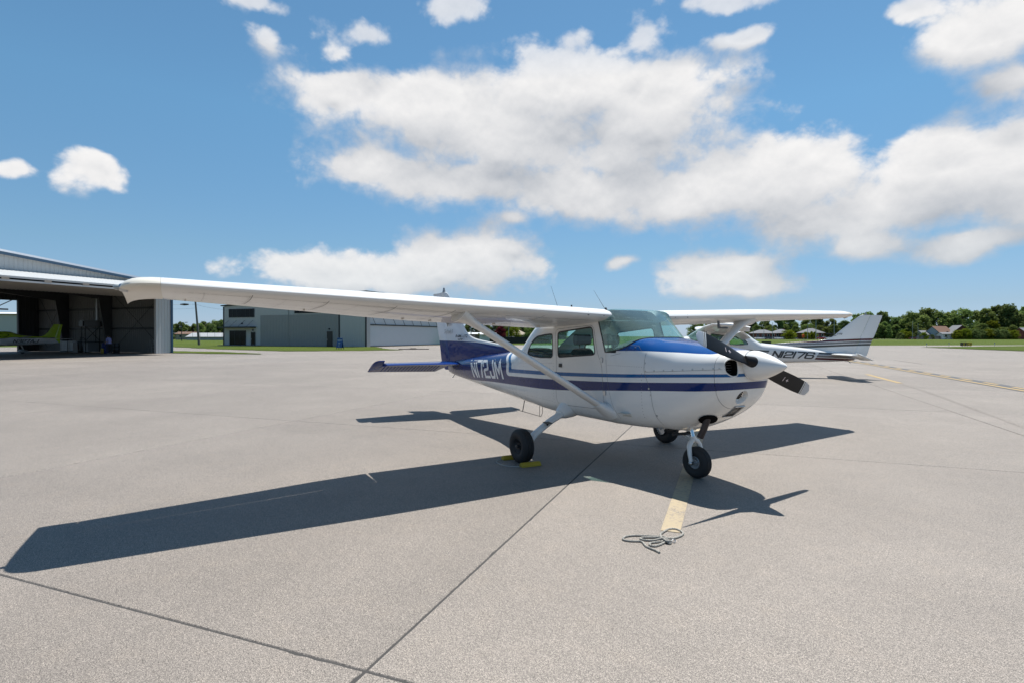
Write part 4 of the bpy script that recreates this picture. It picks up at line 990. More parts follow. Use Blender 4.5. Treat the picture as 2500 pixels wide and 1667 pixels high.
# ------------------------------------------------------------------ the aircraft in front
plane = thing('light_aircraft', (0, 0, 0), 'blue and white high-wing propeller aircraft lettered N172JM parked in front', 'aircraft')
fin1, fus1 = make_cessna(plane)
LETW = plain('letter_white', (.78, .78, .77), .35, coat=.5)
def side_fn(T, x0, x1, z00, z10, h0, h1, s, lean0, lean1):
    """u,v in the unit square -> fuselage side"""
    def fn(u, v, lay=0):
        zb_ = z00+(z10-z00)*u; h = h0+(h1-h0)*u; z = zb_+h*v; x = x0+(x1-x0)*u+(lean0+(lean1-lean0)*u)*v
        n = surf_n(T, x, z); o = .0022+.0004*lay
        return (x+n[0]*o, s*(surf_y(T, x, z)+n[1]*o), z+n[2]*o)
    return fn
mb = MB(); stroke_text(mb, [('N', .02, .145), ('1', .185, .245), ('7', .28, .41), ('2', .455, .59), ('J', .645, .755), ('M', .82, .98)], side_fn(CABIN, -4.74, -3.34, .872, .930, .268, .268, -1, -.20, -.155), (.0215, .082))
mb.build('registration_letters', LETW, plane)
mb = MB(); stroke_text(mb, [('N', .02, .145), ('1', .185, .245), ('7', .28, .41), ('2', .455, .59), ('J', .645, .755), ('M', .82, .98)], side_fn(CABIN, -3.34, -4.74, .930, .872, .268, .268, 1, -.155, -.2), (.0215, .082))
mb.build('registration_letters', LETW, plane)
def fin_y(x, z): return .055*(1-abs((x+6.0)/1.2)**2*.3)
for s in (-1, 1):
    sx = 1 if s < 0 else -1
    tag(text_mesh('RAM - 172', .125, lambda u, v, s=s, sx=sx: (-5.98+(u if s < 0 else .62-u)*1.0, s*.078, 1.585+v*.62), 'fin_decal', BLACK, fin1, .35, .004), kind='stuff')
    tag(text_mesh('160HP', .085, lambda u, v, s=s, sx=sx: (-5.88+(u if s < 0 else .40-u)*1.0, s*.078, 1.53+v*.55), 'fin_decal', BLACK, fin1, .35, .003), kind='stuff')
    tag(text_mesh('Skyhawk II', .16, lambda u, v, s=s: (-6.55+(u if s < 0 else .62-u)*.62, s*.074, 1.665+v*.85), 'fin_decal', plain('bronze_print', (.30, .26, .20), .5), fin1, .3), kind='stuff')
    mb = MB(); pts = [(0, .42), (.05, .40), (.06, .25), (.08, .20), (.22, .15), (.25, .11), (.16, .09), (.10, .03), (.05, .0), (.03, .06), (-.02, .10), (-.14, .16), (-.20, .20), (-.08, .21), (-.02, .26)]
    mb.poly([pts], lambda u, v, s=s: (-6.42+u*.7, s*.074, 1.80+v*.85)); mb.build('bird_emblem', plain('bronze_print', None), fin1)
# ------------------------------------------------------------------ the second aircraft, facing the other way
plane2 = thing('light_aircraft', (-11.479, 12.862, .015), 'white high-wing aircraft lettered N12176 with grey and maroon stripes behind the propeller', 'aircraft')
plane2.rotation_euler = (0, -.02516, 3.8979)
fin2, fus2 = make_cessna(plane2, True, 29.0, False)
LETD = plain('letter_dark_grey', (.045, .045, .047), .45)
ch12 = [('N', .02, .165), ('1', .17, .25), ('2', .27, .42), ('1', .43, .51), ('7', .53, .68), ('6', .72, .88)]
mb = MB(); stroke_text(mb, ch12, side_fn(CABIN, -3.36, -5.06, .885, .875, .225, .215, 1, -.10, -.10), (.0205, .105)); mb.build('registration_letters', LETD, plane2)
mb = MB(); stroke_text(mb, ch12, side_fn(CABIN, -5.06, -3.36, .875, .885, .215, .225, -1, .10, .10), (.0205, .105)); mb.build('registration_letters', LETD, plane2)
for s in (-1, 1):
    tag(text_mesh('RAM - 172', .125, lambda u, v, s=s: (-5.98+(u if s < 0 else .62-u)*1.0, s*.078, 1.80+v*.62), 'fin_decal', BLACK, fin2, .35, .004), kind='stuff')
    tag(text_mesh('160HP', .085, lambda u, v, s=s: (-5.88+(u if s < 0 else .40-u)*1.0, s*.078, 1.745+v*.55), 'fin_decal', BLACK, fin2, .35, .003), kind='stuff')

# ------------------------------------------------------------------ tie-down rope and wheel chocks
def m_rope(t, b):
    co = objco(t); br = t.new('ShaderNodeTexVoronoi'); br.inputs['Scale'].default_value = 190; t.put(br.inputs['Vector'], co)
    c = t.mix(t.step(br.outputs['Distance'], .15, .65), (.62, .59, .52), (.22, .21, .19)); t.put(b.inputs['Base Color'], c); b.inputs['Roughness'].default_value = .9
    t.put(b.inputs['Normal'], t.bump(br.outputs['Distance'], .8, .004))
ROPE = mat('braided_rope', m_rope)
RA = [(1.601,-2.017),(1.557,-2.011),(1.504,-2.013),(1.459,-2.012),(1.413,-1.989),(1.38,-1.974),(1.353,-1.985),(1.32,-2.034),(1.284,-2.062),(1.249,-2.057),(1.225,-2.015),(1.228,-1.968),(1.251,-1.915),(1.286,-1.865),(1.328,-1.813),(1.369,-1.762),(1.403,-1.746),(1.438,-1.77),(1.451,-1.819),(1.444,-1.87),(1.429,-1.917),(1.436,-1.952),(1.466,-1.971),(1.49,-1.954),(1.491,-1.907),(1.479,-1.843),(1.468,-1.79),(1.488,-1.782),(1.512,-1.804),(1.507,-1.819),(1.48,-1.811)]
RB = [(1.5,-1.808),(1.459,-1.798),(1.419,-1.801),(1.38,-1.769),(1.334,-1.728),(1.304,-1.658),(1.285,-1.585),(1.297,-1.539),(1.344,-1.523),(1.408,-1.547),(1.44,-1.603),(1.452,-1.674),(1.449,-1.727),(1.439,-1.776),(1.416,-1.828),(1.394,-1.881),(1.366,-1.923),(1.338,-1.941),(1.318,-1.934),(1.312,-1.904),(1.333,-1.861),(1.368,-1.812),(1.419,-1.801),(1.465,-1.82),(1.5,-1.824),(1.508,-1.795)]
def smooth(P, n=4):
    out = []
    for i in range(len(P)-1):
        a, b, c, d = (Vector(P[max(0, min(len(P)-1, i+k))]) for k in (-1, 0, 1, 2))
        for k in range(n):
            t = k/n; out.append(.5*((2*b)+(c-a)*t+(2*a-5*b+4*c-d)*t*t+(3*b-a-3*c+d)*t**3))
    return out+[Vector(P[-1])]
mb = MB()
for P, h in ((RA, .008), (RB, .0085)):
    S = smooth(P); Q = []
    for i, p in enumerate(S):
        z = h
        for q in S[:max(0, i-8)]+([Vector(r) for r in smooth(RA)] if P is RB else []):
            if (q-p).length < .016: z = max(z, h+.0145)
        Q.append((p.x, p.y, z))
    Z = [q[2] for q in Q]; Q = [(q[0], q[1], sum(Z[max(0, i-3):i+4])/len(Z[max(0, i-3):i+4])) for i, q in enumerate(Q)]
    mb.tube(Q, .0085, 8)
rope = mb.build('tie_down_rope', ROPE, None, True); tag(rope, 'grey braided tie-down rope lying in loops on the end of the yellow line', 'rope')
mb = MB(); mb.tube([(1.488, -1.773, .012), (1.486, -1.746, .018), (1.505, -1.742, .014), (1.516, -1.763, .008), (1.50, -1.78, .008), (1.488, -1.773, .012)], .004, 6); ring_ = mb.build('ground_ring', STEEL, None, True); tag(ring_, 'small steel anchor ring in the concrete beside the grey rope', 'ring')
CHOCK = plain('yellow_rubber', (.42, .29, .018), .6, var=.15, scale=9, bump=.1)
def chock(a, b, label):
    a, b = Vector((*a, 0)), Vector((*b, 0)); d = (b-a).normalized(); n = Vector((-d.y, d.x, 0))
    o = thing('wheel_chock', (a+b)/2, label, 'wheel chock', math.atan2(d.y, d.x), 'yellow wheel chocks'); L = (b-a).length/2
    P = [(-.046, .003), (.046, .003), (.042, .026), (.016, .052), (-.016, .052), (-.042, .026)]
    mb = MB(); rows = [[(x, y*k, .003+(z-.003)*k) for y, z in P] for x, k in ((-L, .92), (-L+.008, 1), (L-.008, 1), (L, .92))]; mb.grid(rows, True); mb.cap(rows[0]); mb.cap(rows[-1]); mb.build('chock_block', CHOCK, o, fixn=True)
    return o
chA = chock((-1.23, -1.45), (-1.205, -1.185), 'yellow rubber wheel chock in front of the near main wheel'); chB = chock((-1.695, -1.44), (-1.67, -1.18), 'yellow rubber wheel chock behind the near main wheel')
mb = MB(); mb.tube([(p[0], p[1], .008) for p in smooth([(-1.235, -1.47), (-1.30, -1.55), (-1.42, -1.60), (-1.56, -1.595), (-1.66, -1.55), (-1.70, -1.46)])], .004, 6); cd = mb.build('chock_cord', plain('pale_cord', (.45, .45, .43), .9), None, True); tag(cd, 'thin pale cord joining the two yellow chocks on the shaded concrete', 'cord')
# ------------------------------------------------------------------ the open hangar
def corr(mb, p0, p1, z0, z1, pitch=.3, dep=.03, mi=0, zf=None):
    """ribbed metal sheet from p0 to p1 (2D), z0..z1 or z1 given by zf(t)"""
    p0, p1 = Vector(p0), Vector(p1); L = (p1-p0).length; d = (p1-p0)/L; n = Vector((-d.y, d.x)); k = max(1, int(L/pitch)); lo, hi = [], []
    for i in range(k):
        for f, o in ((0, 0), (.62, 0), (.72, dep), (.9, dep)):
            q = p0+d*(L*(i+f)/k)+n*o; t = (i+f)/k; lo.append((q.x, q.y, z0)); hi.append((q.x, q.y, zf(t) if zf else z1))
    q = p1; lo.append((q.x, q.y, z0)); hi.append((q.x, q.y, zf(1) if zf else z1)); mb.grid([lo, hi], mi=mi)
def frame_matrix(lat, dep, dx, dy):
    x = (cR*dx+FH*dy).normalized(); return W(lat, dep), math.atan2(x.y, x.x)
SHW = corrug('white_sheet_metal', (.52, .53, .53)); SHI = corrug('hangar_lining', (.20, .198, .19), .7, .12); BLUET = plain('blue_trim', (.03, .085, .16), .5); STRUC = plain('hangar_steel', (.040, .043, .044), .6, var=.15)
hp, hr = frame_matrix(-33.3, 54, .375, .927)
hangar = thing('hangar', hp, 'open hangar of white ribbed metal with blue trim and folded door', 'hangar', hr)
HW, HD, EAVE, RISE = 36.0, 21.0, 6.5, 1.8
zr = lambda x: EAVE+RISE*(1-abs(x+HW/2)/(HW/2))
mb = MB(); corr(mb, (0, HD), (0, 0), 0, EAVE, .3, .035); mb.build('side_wall', SHW, hangar)
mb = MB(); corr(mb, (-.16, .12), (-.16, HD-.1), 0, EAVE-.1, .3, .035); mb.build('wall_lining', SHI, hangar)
mb = MB(); corr(mb, (-1.5, 0), (0, 0), 0, 6.55, .3, .03); mb.box((-1.5, .05, 0), (-1.42, .25, 5.3)); mb.build('front_jamb', SHW, hangar)
mb = MB(); corr(mb, (-HW, 0), (0, 0), 6.62, 0, .3, .03, zf=lambda t: max(6.63, zr(-HW+HW*t))); mb.build('gable', SHW, hangar)
mb = MB(); corr(mb, (-HW, 0), (-34.6, 0), 0, 6.55, .3, .03); mb.build('front_jamb', SHW, hangar)
mb = MB(); corr(mb, (-HW, 0), (-HW, HD), 0, EAVE, .3, .03); mb.build('side_wall', SHW, hangar)
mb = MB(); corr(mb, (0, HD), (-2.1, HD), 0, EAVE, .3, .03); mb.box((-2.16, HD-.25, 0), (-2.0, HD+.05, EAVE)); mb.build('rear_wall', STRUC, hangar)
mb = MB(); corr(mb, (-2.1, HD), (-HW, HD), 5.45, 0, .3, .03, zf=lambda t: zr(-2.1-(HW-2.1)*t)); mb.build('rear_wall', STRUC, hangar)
for a, b in ((0, -HW/2), (-HW/2, -HW)):
    mb = MB(); q = .35 if a == 0 else 0; q2 = .35 if b == -HW else 0; A = (a+q, zr(a)-(RISE/(HW/2))*q); B = (b-q2, zr(b)-(RISE/(HW/2))*q2)
    P = [Vector((A[0], -.25, A[1]+.05)), Vector((B[0], -.25, B[1]+.05)), Vector((B[0], HD+.25, B[1]+.05)), Vector((A[0], HD+.25, A[1]+.05))]
    mb.add(P+[p+Vector((0, 0, .12)) for p in P], [(0, 1, 2, 3), (4, 7, 6, 5), (0, 4, 5, 1), (1, 5, 6, 2), (2, 6, 7, 3), (3, 7, 4, 0)]); mb.build('roof_panel', SHW, hangar, fixn=True)
    mb = MB(); mb.tube([Vector((A[0], -.30, A[1]+.06)), Vector((B[0], -.30, B[1]+.06))], [.19, .19], 4); mb.build('rake_trim', BLUET, hangar)
mb = MB(); mb.box((-.02, -.10, 0), (.16, .12, 6.5)); mb.build('corner_trim', BLUET, hangar)
FO, FZ = -4.5, 5.55
mb = MB(); n = 120
rows = [[], []]
for i in range(n*4+1):
    x = -34.5+33.0*i/(n*4); o = .03 if i % 4 in (2, 3) else 0; rows[0].append((x, -.06, 6.60+o)); rows[1].append((x, FO, FZ+.22+o))
mb.grid(rows); door = mb.build('bifold_door', SHW, hangar)
mb = MB(); rows = [[], []]
for i in range(n*4+1):
    x = -34.5+33.0*i/(n*4); o = .03 if i % 4 in (2, 3) else 0; rows[0].append((x, FO, FZ-.12-o)); rows[1].append((x, -.15, 5.18-o))
mb.grid(rows); mb.build('lower_leaf', corrug('door_underside', (.30, .285, .26)), door)
mb = MB(); mb.box((-34.5, FO-.05, FZ+.10), (-1.5, FO+.02, FZ+.24)); mb.build('fold_rail', SHW, door)
mb = MB(); mb.box((-34.5, FO-.05, FZ-.15), (-1.5, FO+.02, FZ-.02)); mb.build('fold_rail', SHW, door)
for k in range(12):
    x = -2.6-2.55*k; mb = MB(); mb.box((x-.22, FO-.07, FZ-.04), (x+.22, FO-.02, FZ+.14)); mb.build('door_hinge', plain('rusty_bracket', (.42, .36, .30), .7, var=.3, scale=4), door)
mb = MB(); mb.box((-34.6, .05, 5.18), (-1.45, .45, 6.6)); mb.build('header_beam', STRUC, hangar)
for y in (8.5, 15.6):
    mb = MB(); mb.add([(-.2, y-.11, 0), (-.62, y-.11, 0), (-1.55, y-.11, 5.7), (-.2, y-.11, 6.2), (-.2, y+.11, 0), (-.62, y+.11, 0), (-1.55, y+.11, 5.7), (-.2, y+.11, 6.2)], [(0, 1, 2, 3), (7, 6, 5, 4), (0, 4, 5, 1), (1, 5, 6, 2), (2, 6, 7, 3), (3, 7, 4, 0)]); mb.build('column', STRUC, hangar, fixn=True)
    mb = MB(); mb.add([(-.2, y-.1, 6.3), (-.2, y-.1, 5.2), (-HW/2, y-.1, 7.2), (-HW/2, y-.1, 7.7), (-.2, y+.1, 6.3), (-.2, y+.1, 5.2), (-HW/2, y+.1, 7.2), (-HW/2, y+.1, 7.7)], [(0, 1, 2, 3), (7, 6, 5, 4), (0, 4, 5, 1), (1, 5, 6, 2), (2, 6, 7, 3), (3, 7, 4, 0)]); mb.build('rafter', STRUC, hangar, fixn=True)
for z in (2.38, 4.42):
    mb = MB(); mb.box((-.32, .3, z-.09), (-.19, HD-.2, z+.09)); mb.build('wall_girt', STRUC, hangar)
for a, b in (((.6, .3), (7.9, 5.8)), ((7.9, .3), (.6, 5.8)), ((16, .3), (20.4, 5.8)), ((20.4, .3), (16, 5.8))):
    mb = MB(); mb.tube([(-.36, a[0], a[1]), (-.36, b[0], b[1])], .02, 6); mb.build('brace_rod', STRUC, hangar)
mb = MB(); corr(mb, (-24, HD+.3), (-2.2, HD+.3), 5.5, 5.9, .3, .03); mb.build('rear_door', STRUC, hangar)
for k in range(6):
    x = -2.4-1.1*k; mb = MB(); mb.tube([(x, HD+.4, 5.5), (x-1.1, HD+1.6, 4.55)], .05, 5); mb.tube([(x-1.1, HD+1.6, 4.55), (x-1.1, HD+.4, 5.5)], .05, 5); mb.build('rear_door_truss', STRUC, hangar)
mb = MB(); mb.box((-12, HD+1.5, 4.45), (-2.2, HD+1.7, 4.6)); mb.build('rear_door_rail', STRUC, hangar)
# what stands inside: placed by bearing on the hangar floor
def at(px, dep, z=0): return W((px-1250)/1350.2*dep, dep, z)
GREYM = plain('grey_steel_cabinet', (.20, .21, .22), .5); LIGHTM = plain('galvanised_pipe', (.48, .50, .51), .35, .8)
o = thing('shop_heater', at(226, 57.0), 'grey shop heater on a tall stand with a flue inside the hangar', 'heater', hr)
mb = MB(); mb.box((-.95, -.35, 2.58), (.55, .35, 3.22)); mb.build('heater_body', GREYM, o)
mb = MB(); mb.lathe([(0, .33), (.6, .33), (.62, .02)], (.55, 0, 2.9), (1, 0, 0), 18); mb.build('burner_drum', BLACK, o)
mb = MB(); mb.box((-1.1, -.3, 2.62), (-.96, .3, 3.15)); mb.build('louvre', BLACK, o)
mb = MB(); mb.tube([(.45, 0, 3.2), (.45, 0, 5.9)], .11, 12); mb.build('flue_pipe', LIGHTM, o, True)
for x, y in ((-.85, -.3), (.5, -.3), (-.85, .3), (.5, .3)):
    mb = MB(); mb.tube([(x, y, 0), (x, y, 2.58)], .035, 6); mb.build('stand_leg', BLACK, o)
mb = MB(); mb.tube([(-.8, -.3, 1.2), (.45, -.3, 2.55)], .03, 6); mb.tube([(.45, -.3, 1.2), (-.8, -.3, 2.55)], .03, 6); mb.build('stand_brace', BLACK, o)
for px, dep, lb in ((170, 59.0, 'caged white liquid tank nearest the tapered column in the hangar'), (190, 58.2, 'caged white liquid tank beside the workbench in the hangar')):
    o = thing('caged_tank', at(px, dep), lb, 'tank', hr, 'caged tanks in the hangar')
    mb = MB(); mb.box((-.52, -.5, .16), (.52, .5, 1.05)); mb.build('tank_bottle', plain('milky_plastic', (.42, .44, .45), .5), o)
    mb = MB()
    for k in range(6):
        for s in (-1, 1): mb.tube([(-.56+k*.224, s*.55, .1), (-.56+k*.224, s*.55, 1.12)], .014, 5); mb.tube([(s*.58, -.5+k*.2, .1), (s*.58, -.5+k*.2, 1.12)], .014, 5)
    for z in (.15, .5, .85, 1.12):
        for s in (-1, 1): mb.tube([(-.58, s*.55, z), (.58, s*.55, z)], .014, 5); mb.tube([(s*.58, -.55, z), (s*.58, .55, z)], .014, 5)
    mb.build('wire_cage', LIGHTM, o); mb = MB(); mb.box((-.6, -.57, 0), (.6, .57, .1)); mb.build('pallet', STRUC, o)
o = thing('workbench', at(222, 56.8), 'dark workbench with a grey cabinet below the shop heater', 'workbench', hr)
mb = MB(); mb.box((-1.5, -.4, .98), (1.2, .4, 1.06)); mb.build('bench_top', BLACK, o); mb = MB(); mb.box((-.5, -.38, .05), (.5, .36, .97)); mb.build('cabinet', GREYM, o)
for x in (-1.42, 1.12):
    mb = MB(); mb.box((x-.04, -.36, 0), (x+.04, .36, .98)); mb.build('leg', BLACK, o)
mb = MB(); mb.tube([(-1.0, 0, 1.06), (-1.0, 0, 1.5), (-.7, 0, 1.45), (-.4, 0, 1.1)], .03, 8); mb.build('task_lamp', BLACK, o, True)
def can(px, dep, r, h, m, nm, lb, cat):
    o = thing(nm, at(px, dep), lb, cat); mb = MB(); mb.lathe([(0, r*.92), (.02, r*.95), (h*.33, r), (h*.34, r*1.03), (h*.36, r), (h*.66, r), (h*.67, r*1.03), (h*.69, r), (h-.03, r*.97), (h, r*.93)], (0, 0, 0), (0, 0, 1), 18, caps=True); mb.build('drum_body', m, o, True, 50)
    mb = MB(); mb.lathe([(h, r*.9), (h+.025, r*.88), (h+.03, .01)], (0, 0, 0), (0, 0, 1), 18); mb.build('lid', m, o, True)
can(257, 53.2, .30, .95, plain('blue_drum', (.01, .03, .16), .45), 'drum', 'dark blue drum standing beside the two people in the hangar', 'drum')
can(249.5, 52.8, .13, .45, plain('yellow_bucket', (.35, .26, .03), .5), 'bucket', 'yellow bucket on the floor left of the blue drum', 'bucket')
can(284, 53.0, .28, .95, BLACK, 'waste_bin', 'black waste bin behind the person in the lavender shirt', 'bin')
o = thing('step_ladder', at(371, 53.5), 'small step ladder leaning by the inner hangar corner', 'ladder', hr)
for s in (-1, 1):
    mb = MB(); mb.tube([(s*.22, -.3, 0), (s*.14, 0, 1.25)], .02, 6); mb.build('rail', LIGHTM, o); mb = MB(); mb.tube([(s*.22, .3, 0), (s*.14, .03, 1.22)], .015, 6); mb.build('rear_leg', LIGHTM, o)
for k in range(4):
    mb = MB(); z = .28*(k+1); f = z/1.25; mb.box((-.22+.08*f, -.33+.3*f, z-.015), (.22-.08*f, -.25+.3*f, z+.015)); mb.build('tread', LIGHTM, o)
o = thing('hose_reel', hp, 'orange hose reel on the hangar wall near the front jamb', 'hose reel', hr)
mb = MB(); mb.lathe([(-.06, .19), (-.06, .24), (.06, .24), (.06, .19)], (-.30, 1.2, 2.55), (1, 0, 0), 16); mb.lathe([(-.05, .05), (-.05, .2), (.05, .2), (.05, .05)], (-.30, 1.2, 2.55), (1, 0, 0), 16); mb.build('reel', plain('orange_hose', (.45, .14, .02), .5), o, True); mb = MB(); mb.box((-.3, 1.14, 2.5), (-.2, 1.26, 2.6)); mb.build('bracket', STEEL, o)

# ------------------------------------------------------------------ green low-wing aircraft inside
GP = [(.22,.045,1.02,1.32,1.15,2.2,2.2),(1.0,.15,.94,1.48,1.2,2.4,2.3),(2.2,.29,.87,1.58,1.2,2.5,2.4),(3.2,.42,.81,1.66,1.2,2.6,2.4),(4.1,.54,.76,1.82,1.2,2.7,2.5),(4.9,.60,.73,2.06,1.2,2.7,2.6),(5.9,.60,.71,2.04,1.2,2.7,2.6),(6.5,.56,.73,1.75,1.2,2.6,2.4),(7.2,.48,.80,1.50,1.18,2.5,2.3),(7.85,.26,.98,1.34,1.16,2.3,2.2)]
def paint_green(t, b):
    x, y, z = t.sep(objco(t))
    ln = t.curve(x, [(0, 1.40), (.5, 1.41), (1.5, 1.43), (3.2, 1.44), (3.8, 1.50), (4.5, 1.42), (6, 1.30), (8, 1.25)], 0, 8); d = t.m('SUBTRACT', z, ln)
    g, wht, blk = (.30, .45, .014), (.55, .57, .60), (.02, .02, .022)
    c = t.mix(t.m('GREATER_THAN', d, 0.0), wht, blk); c = t.mix(t.m('GREATER_THAN', d, .035), c, g)
    c = t.mix(t.m('LESS_THAN', t.m('ADD', x, t.m('MULTIPLY', d, -.9)), .62), c, g)
    sw = t.m('ABSOLUTE', t.m('SUBTRACT', t.m('SUBTRACT', x, 3.1), t.m('MULTIPLY', t.m('SUBTRACT', z, 1.5), -4.0)))
    c = t.mix(t.m('MULTIPLY', t.m('LESS_THAN', sw, .22), t.m('GREATER_THAN', z, 1.40)), c, (.22, .22, .23))
    t.put(b.inputs['Base Color'], c); b.inputs['Roughness'].default_value = .25; b.inputs['Coat Weight'].default_value = .7
PG = mat('green_aircraft_paint', paint_green); GREEN = plain('lime_green_lacquer', (.30, .45, .014), .25, coat=.7)
gp = at(152, 51.0); gdir = (cR*-1).normalized()
plane3 = thing('light_aircraft', gp, 'lime green and silver low-wing aircraft lettered N327AJ parked inside the hangar', 'aircraft', math.atan2(gdir.y, gdir.x)+.05)
mb = MB(); xs3 = [.22+k*.16 for k in range(48)]; rows = [ring_at(GP, min(x, 7.85), 26) for x in xs3]; mb.grid(rows, True); mb.cap(rows[0]); mb.cap(rows[-1]); mb.build('fuselage', PG, plane3, True, 40, fixn=True)
def finp(name, pts, th, m, parent, plane='xz', y0=0.0):
    """thin lens from an outline; pts = (le_x, te_x, h)"""
    rows = []
    for le, te, h in pts:
        U = [(1-math.cos(math.pi*q/8))/2 for q in range(9)]; sh = lambda u: math.sqrt(max(0, u))*(1-u*.85)*2
        f = (lambda u, sg: (le+(te-le)*u, sg*th*sh(u), h)) if plane == 'xz' else (lambda u, sg: (le+(te-le)*u, h, y0+sg*th*sh(u)))
        rows.append([f(u, 1) for u in U[::-1]]+[f(u, -1) for u in U[1:]])
    mb = MB(); mb.grid(rows, True); mb.cap(rows[0]); mb.cap(rows[-1]); return mb.build(name, m, parent, True, 45, fixn=True)
finp('fin', [(2.4, .62, 1.50), (1.75, .58, 1.62), (1.45, .52, 1.78), (1.1, .38, 2.2), (.78, .24, 2.66), (.70, .22, 2.70)], .05, GREEN, plane3)
finp('rudder', [(.62, .55, .98), (.64, .30, 1.05), (.64, .22, 1.3), (.60, .18, 1.62), (.38, .08, 2.2), (.23, -.02, 2.68)], .035, GREEN, plane3)
finp('stabiliser', [(1.15, .35, .0), (1.0, .38, 1.0), (.85, .42, 1.9)], .035, WHITE, plane3, 'xy', 1.36); finp('stabiliser', [(1.15, .35, .0), (1.0, .38, -1.0), (.85, .42, -1.9)], .035, WHITE, plane3, 'xy', 1.36)
for s in (-1, 1):
    finp('wing', [(5.9, 4.5, s*.3), (5.8, 4.55, s*2.0), (5.6, 4.75, s*5.3)], .09, WHITE, plane3, 'xy', .88)
    lg = obj('landing_gear', None, plane3); mb = MB(); mb.tube([(4.75, s*1.3, .88), (4.72, s*1.62, .35)], [.09, .06], 10, squash=((0, 0, 1), .5)); mb.build('gear_leg', WHITE, lg, True)
    mb = MB(); mb.tube([(5.25, s*1.64, .22), (5.1, s*1.64, .24), (4.85, s*1.64, .24), (4.5, s*1.64, .22), (4.2, s*1.64, .20)], [.03, .12, .16, .11, .02], 14); mb.build('wheel_fairing', plain('silver_paint', (.40, .42, .44), .3, .3), lg, True)
    mb = MB(); mb.lathe([(-.06, .06), (-.06, .16), (-.04, .18), (.04, .18), (.06, .16), (.06, .06)], (4.82, s*1.64, .18), (0, 1, 0), 20); mb.build('tyre', RUBBER, lg, True)
    P = rounded([(4.25, 1.70), (4.6, 1.86), (5.2, 1.90), (5.2, 1.52), (4.5, 1.50)], .12, 4); mb = MB(); mb.poly([dense(P, .1)], lambda u, v, s=s: (u, s*(surf_y(GP, u, v)+.012), v)); mb.build('side_window', BGLASS, plane3)
ng3 = obj('nose_gear', None, plane3); mb = MB(); mb.tube([(7.0, 0, .8), (7.05, 0, .25)], .04, 8); mb.build('strut', WHITE, ng3); mb = MB(); mb.lathe([(-.05, .06), (-.05, .15), (.05, .15), (.05, .06)], (7.05, 0, .16), (0, 1, 0), 18); mb.build('tyre', RUBBER, ng3, True)
mb = MB(); mb.lathe([(0, .14), (.1, .12), (.22, .05), (.26, .002)], (7.85, 0, 1.16), (1, 0, 0), 20); sp3 = mb.build('spinner', WHITE, plane3, True); mb = MB(); mb.tube([(7.92, 0, .25), (7.92, 0, 1.16), (7.92, 0, 2.07)], [.03, .09, .03], 8, squash=((1, 0, 0), .25)); mb.build('propeller_blades', BLACK, sp3, True)
mb = MB(); mb.tube([(1.5, .0, .92), (1.3, .0, .62)], .02, 6); mb.build('tail_tie_down', BLACK, plane3); mb = MB(); mb.tube([(4.0, 0, 1.78), (3.7, 0, 2.25)], .008, 6); mb.build('whip_aerial', BLACK, plane3)
mb = MB(); ch3 = [('N', .02, .14), ('3', .19, .31), ('2', .36, .48), ('7', .52, .64), ('A', .68, .82), ('J', .86, .98)]
stroke_text(mb, ch3, (lambda u, v, lay=0: (3.95-2.0*u-.12*v, surf_y(GP, 3.95-2.0*u-.12*v, 1.03+.27*v)+.008+.0006*lay, 1.03+.27*v)), (.018, .09)); mb.build('registration_letters', LETD, plane3)

